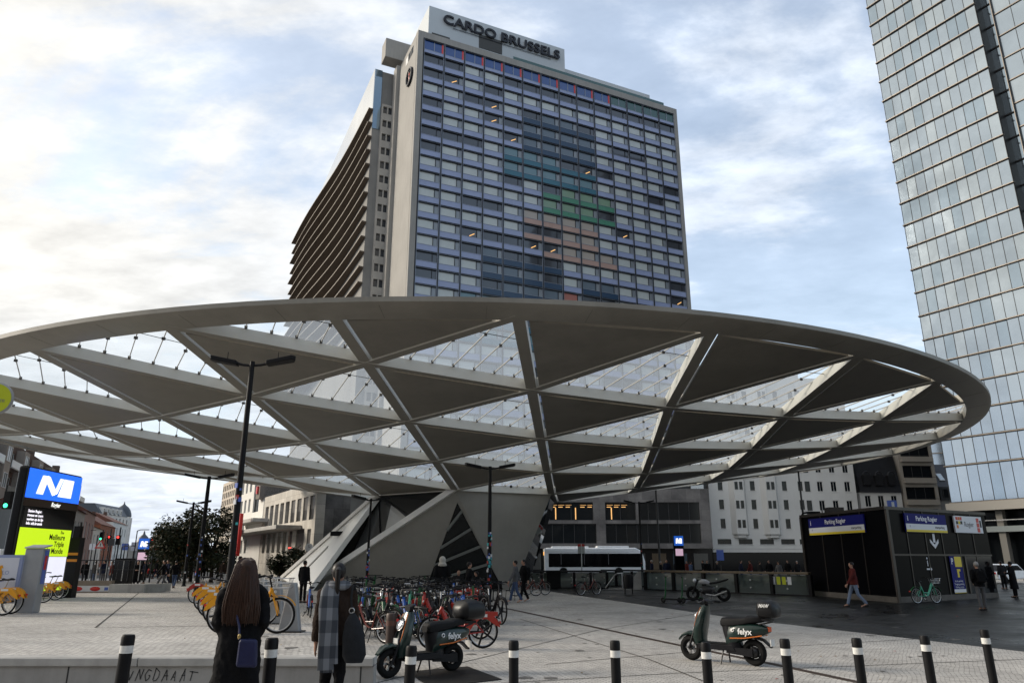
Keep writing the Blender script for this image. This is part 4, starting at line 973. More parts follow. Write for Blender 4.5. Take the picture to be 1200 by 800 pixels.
# ------------------------------------------------------------------ bike share map panel and metro entrance parapet
q = onground(24, 718); t = thing('map_panel', 'grey bike-share terminal with a white and blue map panel', 'terminal', (q.x, q.y, q.z), .12)
gm = mat('terminal_grey', (.30,.31,.32), .45, .3, noise=.1, nscale=3)
b = MB(); b.box((-.12,-.12,0), (.38,.3,1.80), gm); b.prism([(-.15,-.16,1.80),(.42,-.16,1.80),(.42,.34,1.88),(-.15,.34,1.88)], (0,0,.04), gm); bevel(b.build('terminal_column', t, smooth=None), .02)
b = MB(); b.box((.384,.0,.8), (.39,.22,1.75), sticker[2]); b.box((.391,.04,1.2), (.394,.18,1.6), red_paint); b.build('side_print', t, smooth=None)
b = MB(); b.box((-2.1,-.22,.28), (-.1,-.13,1.62), mat('panel_blue', (.03,.16,.45), .4)); pf = b.build('panel_frame', t, smooth=None)
b = MB(); b.box((-2.04,-.232,.36), (-.18,-.222,1.54), mat('panel_white', (.62,.66,.70), .3)); b.build('panel_sheet', pf, smooth=None)
b = MB(); b.torus((-.95,-.236,1.05), .34, .035, mat('bike_yellow', (.62,.27,.012), .35), 'y', 24, 6); b.bar((-1.5,-.236,.75),(-.6,-.236,1.3), .012, .09, mat('bike_yellow', (.62,.27,.012))); b.build('panel_picture', pf)
text('VOTRE VILLO', .15, mat('panel_blue', (.03,.16,.45)), pf, (-.85,-.236,1.12), (pi/2,0,0), .001, bold=.01); text('ICI AUSSI', .15, mat('panel_blue', (.03,.16,.45)), pf, (-.8,-.236,.92), (pi/2,0,0), .001, bold=.01)
text('VILLO', .12, sticker[0], pf, (-1.0,-.236,.52), (pi/2,0,0), .001, bold=.02)
q = onground(101, 694); t = thing('metro_entrance', 'low metro stair parapet with steel railings and a pale stone end block', 'stair entrance', (q.x, q.y, q.z), .05)
b = MB(); b.box((-1.0,0,0), (1.3,.3,.62), mat('parapet_stone', (.22,.18,.14), .7, noise=.2)); b.box((-.9,-.02,.06), (1.2,0,.36), white_plastic); b.build('parapet', t, smooth=None)
b = MB()
for k in range(2): b.ball((-.5+k*.95, -.02, .2), (.28,.02,.12), red_paint, 12, 6)
b.box((.95,-.025,.12),(1.15,-.02,.28), sticker[2]); b.build('red_logo', t)
b = MB(); b.box((1.4,-.5,0), (3.3,.35,.45), coping_m); b.prism([(3.3,-.5,.0),(3.3,.35,0),(3.9,1.6,0),(3.9,.9,0)], (0,0,.45), coping_m); bevel(b.build('end_block', t, smooth=None), .02)
b = MB()
for k in range(14): b.tube([(-1.0+k*.3,.2,.6),(-1.0+k*.3,.2,1.7)], .025, steel if k % 3 == 0 else dark_steel, 6)
b.bar((-1.0,.2,1.7),(2.9,.2,1.7), .05, .05, dark_steel); b.bar((-1.0,.2,1.2),(2.9,.2,1.2), .03, .03, dark_steel); b.build('railing', t)
q = onground(80, 700); b = MB(); b.box((-.22,-.2,0),(.22,.2,2.6), black_metal); 
for k in range(2): b.box((-.23,-.21,1.55+k*.28),(.23,-.2,1.66+k*.28), mat('orange_tape', (.6,.2,.02), .5))
o = b.build('utility_post', loc=q, smooth=None); tag(o, 'black square post with two orange bands beside the metro totem', 'post')
q = onground(139, 692); b = MB(); b.box((-.5,0,0),(.5,.5,1.85), black_metal); b.box((-.45,-.02,.1),(.45,0,1.75), black_glass); o = b.build('utility_cabinet', loc=q, smooth=None); tag(o, 'tall black utility cabinet behind the pale stone block', 'cabinet')
# ------------------------------------------------------------------ traffic lights and signs along the avenue
GREEN = mat('signal_green', (.05,.9,.4), emit=(.05,1,.45), est=2.); RED = mat('signal_red', (1,.06,.05), emit=(1,.04,.03), est=2.2); WHT = mat('signal_white', (1,1,1), emit=(.8,.85,1), est=1.6)
def signal(px, py, Y, m, lab, idx=0, arm=0.):
    q = atY(px, py, Y); t = thing('traffic_light', lab, 'traffic light', (q.x, Y, 0), 0, 'traffic lights on the avenue'); s = .26; zc = q.z
    b = MB(); b.tube([(arm,.3,0),(arm,.3,zc+1.1)], .07, dark_steel, 8)
    if arm: b.bar((arm,.3,zc+.3),(0,.3,zc+.3), .06, .06, dark_steel)
    b.build('pole', t); b = MB(); zo = zc+(.32 if idx == 2 else 0 if idx == 1 else -.32); b.box((-.2,-.05,zo-.52),(.2,.28,zo+.52), black_metal); b.build('housing', t, smooth=None)
    b = MB(); b.ball((0,-.06,zc), (.13,.05,.13), m, 12, 6); b.build('lit_signal', t)
signal(7, 592, 45, GREEN, 'green traffic light on a mast in front of the brick apartments', 2, -1.5)
signal(89, 632, 48, WHT, 'dark traffic light showing a white lamp beside the metro totem', 2)
signal(118, 631, 95, GREEN, 'green traffic light above the warning triangle on the avenue', 2); signal(128, 629, 100, RED, 'left red traffic light of the near pair on the avenue', 0); signal(138.5, 629, 85, RED, 'bright red traffic light left of the small metro totem', 0)
signal(178, 632, 110, RED, 'red traffic light immediately right of the small metro totem', 0); signal(183.5, 632, 112, RED, 'red traffic light closest to the tree crowns on the avenue', 0)
def tri_sign(px, py, Y, s, lab, inv=False):
    q = atY(px, py, Y); t = thing('warning_sign', lab, 'road sign', (q.x, Y, 0)); z = q.z; k = -1 if inv else 1
    b = MB(); b.tube([(0,.04,0),(0,.04,z+s*.5)], .04, steel, 8); b.build('pole', t)
    b = MB(); b.prism([(-s,-.02,z-k*s*.6),(s,-.02,z-k*s*.6),(0,-.02,z+k*s)][::k], (0,.03,0), red_paint); b.build('plate', t, smooth=None)
    b = MB(); f_ = .62; b.prism([(-s*f_,-.03,z-k*s*.6*f_),(s*f_,-.03,z-k*s*.6*f_),(0,-.03,z+k*s*f_)][::k], (0,.008,0), white_plastic); b.bar((0,-.036,z-s*.25),(0,-.036,z+s*.25), .05, .01, ink, up=(0,1,0)); b.build('plate_face', t, smooth=None)
tri_sign(118, 638, 50, .38, 'red bordered warning triangle over the metro railing'); tri_sign(183, 643, 80, .3, 'inverted red yield triangle near the trees', True); tri_sign(85, 650, 42, .2, 'little inverted red triangle beside the banded post', True)
for px, py, Y, c, lab in ((87, 645, 60, 2, 'small blue parking board left on the avenue'), (157, 640, 90, 1, 'yellowish white poster board on the avenue'), (844, 650, 75, 2, 'small blue street sign before the white building'), (246+4, 648+2, 70, 3, 'tiny red sign under the stone building canopy')):
    q = atY(px, py, Y); b = MB(); b.tube([(0,.06,0),(0,.06,q.z)], .04, dark_steel, 6); b.box((-.35,0,q.z-.5),(.35,.05,q.z+.5), sticker[c]); o = b.build('sign_board', loc=(q.x, Y, 0), smooth=None); tag(o, lab, 'sign')
q = atY(362, 641, 66); t = thing('street_clock', 'round white street clock before the stone corner building', 'clock', (q.x, 66, 0)); b = MB(); b.tube([(0,0,0),(0,0,q.z-.3)], .05, dark_steel, 8); b.build('pole', t)
b = MB(); b.lathe([(.3,-.06),(.34,-.05),(.34,.05),(.3,.06)], white_plastic, 24, M4.Translation((0,0,q.z)) @ M4.Rotation(pi/2, 4, 'X')); f_ = b.build('clock_face', t); b = MB(); b.bar((0,-.075,q.z),(.0,-.075,q.z+.22), .03, .01, ink, up=(0,1,0)); b.bar((0,-.075,q.z),(.14,-.075,q.z+.05), .01, .03, ink); b.build('clock_hand', f_, smooth=None)
# bus stop flag
q = atY(681, 637, 62); t = thing('bus_stop_pole', 'thin bus stop pole with a red topped flag in front of the bus', 'bus stop', (q.x, 62, 0)); b = MB(); b.tube([(0,0,0),(0,0,q.z)], .05, steel, 8); b.build('pole', t); b = MB(); b.box((-.28,-.04,q.z-.75),(.28,.04,q.z-.2), mat('flag_grey', (.4,.42,.4), .5)); b.box((-.28,-.04,q.z-.195),(.28,.04,q.z), red_paint); b.build('flag', t, smooth=None)
# ------------------------------------------------------------------ bus
bw = mat('bus_white', (.82,.84,.86), .3, coat=.4, noise=.05); bgrey = mat('bus_grey', (.10,.10,.105), .35, coat=.3)
t = thing('city_bus', 'white roofed city bus with dark windows stopped behind the balustrade', 'bus', (3.75, 88, 0), .0)
L_ = 11.7; b = MB()
sec = [(0,.35),(0,2.85),(.3,3.15),(L_-1.1,3.15),(L_-.35,2.8),(L_,1.6),(L_,.35)]
b.prism([(x, 0, z) for x, z in sec], (0, 2.5, 0), bw); bevel(b.build('body', t, smooth=None), .12, 3)
b = MB(); b.box((-.02,-.03,2.62),(9.8,2.53,3.06), bw); b.box((.9,.3,3.1),(5.2,2.2,3.32), bw); b.box((6.2,.2,3.1),(9.9,2.3,3.36), bw); b.box((0,-.04,.5),(.14,2.54,2.7), bw); bevel(b.build('roof', t, smooth=None), .06)
b = MB(); b.box((.5,-.02,1.0),(L_-.5,-.005,2.5), black_glass); b.build('side_window', t, smooth=None)
for x in (1.9, 4.6, 7.4): 
    b = MB(); b.box((x,-.035,1.25),(x+.08,-.022,2.55), bgrey); b.build('window_post', t, smooth=None)
for x in (2.2, 8.6):
    b = MB(); b.lathe([(.3,-.06),(.48,-.05),(.48,.2),(.3,.22)], rubber, 20, M4.Translation((x,.1,.48)) @ M4.Rotation(pi/2, 4, 'X')); b.build('wheel', t)
b = MB(); b.box((-.03,.1,2.3),(-.02,1.6,2.7), mat('bus_led', (1,.5,.1), emit=(1,.45,.08), est=.7)); b.build('destination_sign', t, smooth=None)
# ------------------------------------------------------------------ parking kiosk
kg = mat('kiosk_glass', (.004,.004,.005), .3, spec=.03); kf = mat('kiosk_frame', (.045,.038,.034), .4, .5); kb = mat('kiosk_plinth', (.10,.09,.08), .7, noise=.3)
pb_ = mat('parking_blue', (.008,.010,.13), .5, spec=.1); py_ = mat('parking_yellow', (.65,.50,.03), .4); pw_ = mat('parking_white', (.62,.63,.66), .4)
L0, C0_, R0_ = V((16.0,41.4,0)), V((17.1,34.2,0)), V((24.6,38.9,0)); KH = 4.05
t = thing('parking_kiosk', 'black glass parking entrance kiosk with blue and yellow sign boards', 'kiosk')
b = MB(); back = L0+(R0_-C0_); b.prism([(p.x, p.y, .25) for p in (L0, C0_, R0_, back)], (0,0,KH-.25), kg); b.build('glass_wall', t, smooth=None)
b = MB(); cc = (L0+R0_)/2
def out(p, k): return cc+(p-cc)*k
b.prism([(out(p,1.004).x, out(p,1.004).y, 0) for p in (L0, C0_, R0_, back)], (0,0,.25), kb); b.build('plinth', t, smooth=None)
b = MB(); b.prism([(out(p,1.015).x, out(p,1.015).y, KH) for p in (L0, C0_, R0_, back)], (0,0,.14), kf); rf_ = b.build('roof', t, smooth=None)
b = MB(); p_ = L0+(C0_-L0)*.3; b.tube([(p_.x,p_.y,KH+.14),(p_.x,p_.y,KH+.5)], .03, dark_steel, 6); b.box((p_.x+.5,p_.y+.3,KH+.14),(p_.x+1.3,p_.y+.9,KH+.45), kf); b.build('roof_vent', rf_)
for nm, P, Q, ms, hz in (('left_frame', L0, C0_, (.27,.5,.74), None), ('right_frame', C0_, R0_, (.17,.34,.5,.665,.83), 2.05)):
    fr_ = bpy.data.objects.new('front_frame', None); COL.objects.link(fr_); fr_.parent = t; fr_.location = P; d_ = Q-P; fr_.rotation_euler = (0,0,atan2(d_.y, d_.x)); FL = d_.length
    b = MB()
    for m_ in ms: b.box((FL*m_-.03,-.03,.25),(FL*m_+.03,-.002,KH), kf)
    b.box((-.02,-.09,0),(.16,-.002,KH+.02), kf)
    if hz: b.box((.16,-.04,hz-.04),(FL,-.031,hz+.04), kf)
    b.build('frame_bar', fr_, smooth=None)
    def board(x0, x1, lab_=True):
        b = MB(); b.box((x0,-.13,KH-.98),(x1,-.06,KH-.13), pb_); o = b.build('sign_board', fr_, smooth=None); h0 = KH-.98
        b = MB(); b.box((x0+.01,-.138,h0+.01),(x1-.01,-.131,h0+.12), py_); b.box((x0+.01,-.138,h0+.12),(x1-.01,-.131,h0+.38), pw_); b.build('sign_stripe', fr_, smooth=None)
        text('Parking Rogier', .31, white_lit2, fr_, ((x0+x1)/2+.05,-.136,h0+.62), (pi/2,0,0), .002, bold=.015)
        text('i', .34, white_lit2, fr_, (x0+.22,-.136,h0+.62), (pi/2,0,0), .002, bold=.02); text('interparking', .17, ink, fr_, (x1-.65,-.141,h0+.25), (pi/2,0,0), .001, bold=.01); text('P  ·  ·  ·', .14, pb_, fr_, (x0+.5,-.141,h0+.25), (pi/2,0,0), .001)
    white_lit2 = mat('sign_white', (.75,.75,.78), .4)
    if hz is None: board(FL*.13, FL*.80)
    else:
        board(FL*.15, FL*.545)
        b = MB(); b.box((FL*.635,-.12,KH-.93),(FL*.93,-.05,KH-.12), pw_); b.build('white_sign', fr_, smooth=None); text('Rogier', .34, mat('sign_grey_text2', (.15,.15,.16), .5), fr_, (FL*.785,-.125,KH-.52), (pi/2,0,0), .001, bold=.01)
        cols_ = [red_paint, py_, mat('orange_mark', (.6,.15,.02), .5), ink]
        b = MB()
        for k in range(7): b.box((FL*.65+.02+(k%3)*.2,-.13,KH-.32-(k//3)*.2),(FL*.65+.18+(k%3)*.2,-.121,KH-.17-(k//3)*.2), cols_[(k*2+k//3) % 4])
        for k in range(3): b.box((FL*.87,-.13,KH-.4-k*.24),(FL*.87+.24,-.121,KH-.19-k*.24), red_paint)
        b.box((FL*.905,-.13,KH-.64),(FL*.905+.14,-.121,KH-.3), ink); b.build('sign_mark', fr_, smooth=None)
        b = MB(); x_ = FL*.42; b.box((x_-.07,-.02,2.75),(x_+.07,-.004,3.04), pw_)
        b.box((x_-.09,-.021,2.62),(x_+.09,-.005,3.04), pw_); b.prism([(x_-.36,-.021,2.78),(x_-.36,-.021,2.62),(x_,-.021,2.34),(x_+.36,-.021,2.62),(x_+.36,-.021,2.78),(x_,-.021,2.52)], (0,.016,0), pw_); b.build('arrow_mark', fr_, smooth=None)
        b = MB(); x_ = FL*.33; b.box((x_-.2,-.02,1.38),(x_+.1,-.004,1.45), pw_); b.prism([(x_+.06,-.02,1.27),(x_+.24,-.02,1.415),(x_+.06,-.02,1.56)], (0,.016,0), pw_); b.box((x_-.09,-.02,1.55),(x_-.04,-.004,1.8), pw_); b.ball((x_-.065,-.012,1.9), (.05,.008,.05), pw_, 10, 6); b.build('walk_mark', fr_, smooth=None)
        x0 = FL*.535; b = MB(); b.box((x0,-.05,.3),(x0+1.05,-.032,2.0), pb_); pz = b.build('poster', fr_, smooth=None)
        b = MB(); b.box((x0+.42,-.055,1.5),(x0+1.03,-.051,1.98), py_); b.box((x0+.5,-.06,1.02),(x0+.66,-.051,1.4), py_); b.box((x0+.66,-.06,1.3),(x0+.8,-.051,1.4), py_); b.box((x0,-.055,.33),(x0+1.05,-.051,.48), pw_); b.box((x0,-.055,.3),(x0+1.05,-.051,.325), py_); b.build('poster_print', pz, smooth=None)
        for k, s_ in enumerate(('Accès parking', 'Toegang parking', 'Parking access')): text(s_, .13, pw_, pz, (x0+.52,-.057,.85-.14*k), (pi/2,0,0), .001)
        text('P', .4, pw_, pz, (x0+.2,-.057,1.75), (pi/2,0,0), .001, bold=.02)
        b = MB(); b.box((FL*.70,-.03,.25),(FL*.715,-.005,2.0), kf); b.box((FL*.715,-.012,.26),(FL*.99,-.004,2.0), black_glass); b.build('door', fr_, smooth=None)
q = atY(573+483, 708-43, 44); 
# small blue P cube sign on the kiosk roof edge
q = atY(1045, 588, 45); b = MB(); b.box((-.25,-.1,q.z-.5),(.25,.1,q.z+.1), sticker[2]); b.tube([(0,0,3),(0,0,q.z-.5)], .04, dark_steel, 6); b.box((-.08,-.11,q.z-.35),(.08,-.1,q.z), white_plastic); b.tube([(0,0,0),(0,0,3)], .05, dark_steel, 6); o = b.build('parking_sign', loc=(q.x, 45, 0)); tag(o, 'small blue square sign on a post rising above the kiosk roof', 'sign')
# ------------------------------------------------------------------ balustrades round the stair
gl_b = glassmat('balustrade_glass', (.42,.46,.40), .06, .18, .06); wood = mat('wood_rail', (.13,.10,.065), .6, noise=.3, nscale=3)
def balustrade(label, P, Q, n_, h_, railm, thick=.16):
    d_ = Q-P; t = thing('balustrade', label, 'balustrade', P, atan2(d_.y, d_.x)); L_ = d_.length
    b = MB(); b.box((0,-thick,h_-.12),(L_,thick,h_), railm); bevel(b.build('handrail', t, smooth=None), .02)
    for k in range(n_+1):
        x = L_*k/n_; b = MB(); b.box((x-.09,-.12,0),(x+.09,.12,h_-.13), black_metal); b.build('post', t, smooth=None)
        if k < n_: 
            b = MB(); b.box((x+.12,-.012,.08),(L_*(k+1)/n_-.12,.012,h_-.16), gl_b); pn = b.build('glass_pane', t, smooth=None)
            b = MB(); b.cbox((x+.9,-.03,.35),(.08,.05,.08), steel); b.cbox((x+.9,-.03,h_-.45),(.08,.05,.08), steel); b.build('clamp', pn, smooth=None)
    b = MB(); b.box((0,-.10,0),(L_,.10,.07), black_metal); b.build('base_rail', t, smooth=None)
    return t, L_
t, L_ = balustrade('glass balustrade with broad wooden rail beside the parking kiosk', V((8.5,48.6,0)), V((15.6,40.0,0)), 5, 1.2, wood)
for k, c_ in enumerate((pw_, ylw, ylw, pw_)): b = MB(); b.box((8.9+k*.32,-.03,.55),(9.12+k*.32,-.02,.95), c_); b.build('notice', t, smooth=None)
balustrade('dark framed glass balustrade between the pedestal and the stair', V((.9,51.2,0)), V((6.3,50.6,0)), 5, 1.15, dark_steel, .06)
balustrade('far dark framed glass balustrade behind the stair opening', V((6.4,55.,0)), V((9.6,54.,0)), 3, 1.15, dark_steel, .06)
t = thing('stair_parapet', 'pale sloping stair parapet with steel handrails at the stair opening', 'stair', (7.2, 49.2, 0), -.2)
b = MB(); b.prism([(-1.4,0,0),(1.1,0,0),(1.1,0,1.1),(.9,0,1.1),(.1,0,.12)], (0,.3,0), coping_m); b.build('parapet', t, smooth=None)
b = MB()
for y in (-.1,.5,.9): b.tube([(-1.2,y,.1),(-.5,y,.95),(-.1,y,1.0),(-.1,y,.1)], .035, steel, 6)
b.build('handrail', t)
q = atZ(737, 696, 0); b = MB(); b.lathe([(.26,.3),(.3,.9),(.24,1.05),(.05,1.1)], black_metal, 14); b.tube([(-.2,0,0),(-.2,0,.5)], .03, black_metal, 6); b.tube([(.2,0,0),(.2,0,.5)], .03, black_metal, 6); o = b.build('litter_bin', loc=q); tag(o, 'black round litter bin on two legs before the stair parapet', 'bin')
q = atZ(649, 689, 0); b = MB(); b.box((-.45,-.3,.05),(.45,.35,1.0), rubber); b.box((-.5,-.36,1.0),(.5,.4,1.1), rubber); b.lathe([(.1,-.05),(.1,.05)], rubber, 10, M4.Translation((-.35,.35,.1)) @ M4.Rotation(pi/2, 4, 'Y')); o = b.build('waste_container', loc=q, smooth=None); tag(o, 'black wheeled waste container against the glass balustrade', 'bin')
rdp = random.Random(77)
for k in range(12):
    px = (104, 109, 115, 124, 131, 136, 143, 147, 151, 161, 181, 187)[k]; Y = rdp.uniform(58, 130); q = atY(px, rdp.uniform(612, 642), Y)
    b = MB(); b.tube([(0,0,0),(0,0,q.z)], [.07,.05], dark_steel, 6)
    if k % 3 == 0: b.tube([(0,0,q.z),(.3,0,q.z+.1),(1.1,0,q.z+.1)], .04, dark_steel, 6)
    if k % 3 == 1: b.box((-.3,-.04,q.z-.6),(.3,.0,q.z), (dark_steel, sticker[1], sticker[3], sticker[2])[k % 4])
    o = b.build('street_pole', loc=(q.x, Y, 0)); tag(o, 'thin dark street pole among the clutter of the left avenue', 'pole', 'thin poles along the left avenue')
# ------------------------------------------------------------------ trees
leafm = [mat('leaf_dark', (.020,.028,.012), .6, noise=.4, nscale=3), mat('leaf_mid', (.034,.042,.018), .6, noise=.4, nscale=3), mat('leaf_rust', (.075,.05,.018), .6, noise=.3, nscale=3)]
bark = mat('bark', (.035,.028,.022), .9, noise=.4, nscale=8)
def tree(label, x, y, h, r, seed, n_=4200, grp='trees behind the lamp posts'):
    rd = random.Random(seed); t = thing('street_tree', label, 'tree', (x, y, 0), rd.uniform(0, 6), grp)
    b = MB(); b.tube([(0,0,0),(.05,0,h*.22),(.0,.08,h*.45),(.1,0,h*.8)], [.17,.13,.10,.03], bark, 8)
    lobes = []
    for k in range(13):
        a = rd.uniform(0, 2*pi); z = h*rd.uniform(.22, .93); rr = r*rd.uniform(.25,.85)*(1.05-abs(z/h-.55)*1.3); c = V((cos(a)*rr, sin(a)*rr, z)); lobes.append((c, r*rd.uniform(.28,.5)))
        b.tube([(0,0,h*.25+z*.25), c*.5+V((0,0,h*.2)), c], [.07,.045,.02], bark, 5)
    b.build('trunk', t)
    c_ = MB()
    for _ in range(n_):
        c, lr = rd.choice(lobes); d = V((rd.gauss(0,1), rd.gauss(0,1), rd.gauss(0,.8))); d = d.normalized()*lr*rd.random()**.45*1.15
        p = c+d; s = rd.uniform(.09,.2); u = V((rd.gauss(0,1), rd.gauss(0,1), rd.gauss(0,.6))).normalized(); v = u.cross(V((rd.gauss(0,1), rd.gauss(0,1), 1))).normalized()
        c_.raw([p-u*s, p+v*s*.55, p+u*s, p-v*s*.55], [(0,1,2,3)], leafm[2] if rd.random() < .10 else leafm[0 if rd.random() < .55 else 1])
    c_.build('crown', t, smooth=None)
for px, Y, h, r, sd_, lab in ((203, 62, 5.4, 2.1, 2, 'leafy tree with thin branch tips, left one of the clump by the lamps'), (226, 66, 6.0, 2.9, 5, 'dense dark tree in the middle of the clump behind the lamp posts'), (250, 64, 5.8, 2.6, 9, 'dark bushy tree on the right of the clump, partly behind the tall lamp'), (192, 80, 5.2, 2.3, 11, 'smaller reddish tinged tree at the far left of the clump')):
    q = atY(px, 655, Y); tree(lab, q.x, Y, h, r, sd_)
for px, Y, h, r, sd_, lab in ((345, 66, 2.6, 1.3, 21, 'dark shrub growing at the foot of the stone building'), (328, 68, 2.4, 1.2, 23, 'low dark shrub beside the red banner'), (360, 62, 2.2, 1.0, 25, 'small grey green bush near the street clock')):
    q = atY(px, 655, Y); tree(lab, q.x, Y, h, r, sd_, 1200, 'shrubs before the stone building')
# ------------------------------------------------------------------ bicycles
spoke = mat('spoke_metal', (.35,.35,.36), .35, .8); rimm = mat('rim_metal', (.42,.42,.42), .35, .7)
def cpaint(nm, c): return mat('bike_'+nm, c, .35, noise=.15, nscale=5, coat=.0 if nm == 'black' else .25, spec=.15 if nm == 'black' else .3)
YEL, REDB, BLU, GRN, MINT, DRK = cpaint('yellow', (.55,.22,.012)), cpaint('red', (.30,.022,.014)), cpaint('blue', (.014,.085,.36)), cpaint('green', (.008,.075,.022)), cpaint('mint', (.06,.30,.20)), cpaint('black', (.012,.012,.014))
def wheel(parent, x, r=.34, rm=rimm, nsp=14, tw=.022, mag=False):
    b = MB(); b.torus((0,0,0), r-tw, tw, rubber, 'y', 28, 6); w_ = b.build('wheel', parent, loc=(x, 0, r))
    b = MB(); b.torus((0,0,0), r-tw*2-.008, .013, rm, 'y', 28, 5); b.tube([(0,-.05,0),(0,.05,0)], .03, dark_steel, 8)
    if mag:
        for k in range(5): a = 2*pi*k/5; b.bar((cos(a)*.03,0,sin(a)*.03), (cos(a)*(r-.05),0,sin(a)*(r-.05)), .03, .04, DRK)
    else:
        for k in range(nsp): a = 2*pi*k/nsp; b.bar((cos(a)*.02,.02*(-1)**k,sin(a)*.02), (cos(a)*(r-.05),0,sin(a)*(r-.05)), .005, .005, spoke)
    b.build('rim', w_)
    return w_
def bicycle(name, label, fc, cat='bicycle', fork=None, guard=None, basket=True, skirt=None, batt=None, grp=None, mag=False, fat=.034):
    t = thing(name, label, cat, (0,0,0), 0, grp); fork = fork or fc
    wheel(t, -.54, mag=mag); wheel(t, .56, mag=mag)
    f = MB(); bb = V((-.08,0,.29)); hd = V((.40,0,.80)); st = V((-.24,0,.72)); rw = V((-.54,0,.34)); fw = V((.56,0,.34))
    f.tube([hd+V((-.02,0,0)), V((.28,0,.60)), V((.1,0,.36)), bb], [fat, fat*1.15, fat*1.15, fat], fc, 8)
    f.tube([bb, st], [fat*.8, fat*.75], fc, 8); f.tube([V((-.15,0,.46)), V((.16,0,.44))], fat*.6, fc, 6)
    for s in (-1, 1):
        f.tube([bb+V((0,s*.04,0)), rw+V((0,s*.06,0))], .014, fc, 6); f.tube([st+V((0,s*.02,-.06)), rw+V((0,s*.06,0))], .012, fc, 6)
    f.tube([hd+V((-.03,0,.06)), hd+V((.03,0,-.08))], fat*.85, fc, 8); f.build('frame', t)
    f = MB(); f.tube([hd+V((.01,0,-.02)), hd+V((.05,0,-.1))], .022, fork, 8)
    for s in (-1, 1): f.tube([hd+V((.05,s*.055,-.12)), fw+V((0,s*.055,0))], [.018,.013], fork, 6)
    f.build('fork', t)
    f = MB(); top = V((.33,0,1.04)); f.tube([hd, top], .018, DRK, 8); f.tube([top+V((-.12,-.32,.03)), top+V((-.02,-.22,.05)), top+V((.03,0,.0)), top+V((-.02,.22,.05)), top+V((-.12,.32,.03))], .015, DRK, 6)
    hb = f.build('handlebar', t); f = MB()
    for s in (-1, 1): f = MB(); f.tube([top+V((-.03,s*.22,.05)), top+V((-.14,s*.34,.028))], .022, rubber, 8); f.build('grip', hb)
    f = MB(); f.tube([top+V((.02,0,.03)), top+V((.04,0,.07))], .03, DRK, 8); f.build('display', hb)
    f = MB(); f.tube([st, V((-.30,0,.90))], .016, steel, 8); sp_ = f.build('seat_post', t)
    f = MB(); f.tube([(-.46,0,.93),(-.40,0,.945),(-.28,0,.925),(-.16,0,.93)], [(.06,.02),(.10,.035),(.06,.03),(.022,.018)], DRK, 10); f.build('saddle', sp_)
    f = MB(); f.tube([bb+V((0,-.1,0)), bb+V((0,.1,0))], .035, dark_steel, 10); f.bar(bb+V((0,.09,0)), bb+V((.1,.09,-.13)), .02, .025, steel); f.bar(bb+V((0,-.09,0)), bb+V((-.1,-.09,.13)), .02, .025, steel)
    f.box((.05,.09,.13),(.15,.18,.155), rubber); f.box((-.23,-.18,.41),(-.13,-.09,.435), rubber); f.build('crank', t)
    g_ = guard or DRK
    for x, a0, a1 in ((-.54, .25, 2.6), (.56, .5, 2.4)):
        f = MB(); vs_ = []; fs_ = []
        for k in range(13):
            a = a0+(a1-a0)*k/12
            for w_ in (-.035, .035): vs_.append((x+cos(a)*.37, w_, .34+sin(a)*.37))
            for w_ in (.035, -.035): vs_.append((x+cos(a)*.378, w_, .34+sin(a)*.378))
        for k in range(12):
            for q in range(4): fs_.append((k*4+q, k*4+(q+1)%4, (k+1)*4+(q+1)%4, (k+1)*4+q))
        f.raw(vs_, fs_, g_); f.build('mudguard', t)
    if skirt:                        # deep closed panel over the rear wheel
        f = MB(); pts = [(-.54+cos(a)*.385, sin(a)*.385+.34) for a in [R(q) for q in range(28, 178, 10)]]; inn = [(-.54+cos(a)*.20, sin(a)*.20+.36) for a in [R(q) for q in range(168, 30, -14)]]
        pts = pts[:]; inner = [(-.20, .30), (-.30, .46), (-.45, .60), (-.62, .60), (-.80, .47)]
        for s in (-1, 1): f.prism([(x, s*.045, z) for x, z in ([(-.12,.46)]+pts+inner[::-1])], (0, s*.02, 0), skirt)
        o = f.build('wheel_cover', t, smooth=None); f = MB(); f.box((-.62,-.07,.64),(-.42,.07,.70), white_plastic); f.build('cover_print', o, smooth=None)
    if batt:
        f = MB(); f.prism([(-.86,-.05,.66),(-.86,-.05,.74),(-.34,-.05,.76),(-.30,-.05,.66)], (0,.10,0), batt); f.build('rear_rack', t, smooth=None)
    if basket:
        f = MB()
        for z, w_ in ((.86,.13),(.95,.16),(1.04,.19)): f.tube([(.44,-w_,z),(.44,w_,z),(.74+w_*.2,w_,z),(.74+w_*.2,-w_,z),(.44,-w_,z)], .008, steel, 5)
        for k in range(7): y = -.15+.05*k; f.tube([(.44,y,1.04),(.45,y*.7,.84),(.72,y*.7,.84),(.77,y,1.04)], .005, steel, 4)
        f.build('basket', t)
    f = MB(); f.ball((.46,0,.78), (.03,.03,.03), white_plastic, 8, 5); f.build('headlight', t)
    f = MB(); f.box((-.93,-.03,.50),(-.905,.03,.55), mat('tail_red', (.5,.02,.02), .3)); f.build('tail_light', t, smooth=None)
    f = MB(); f.tube([bb+V((-.05,.05,0)), bb+V((-.12,.22,-.27))], .012, DRK, 6); f.build('kickstand', t)
    return t
villo = bicycle('share_bicycle', 'yellow share bicycle', YEL, guard=YEL, skirt=YEL, grp='yellow share bicycles docked on the raised paving')
redb = bicycle('electric_bicycle', 'red electric bicycle', REDB, guard=DRK, skirt=REDB, batt=REDB, basket=False, mag=True, fat=.045)
blueb = bicycle('electric_bicycle', 'blue electric bicycle', BLU, fork=REDB, guard=DRK, basket=False, fat=.04)
greenb = bicycle('electric_bicycle', 'green electric bicycle', GRN, fork=GRN, guard=GRN, basket=True, fat=.04)
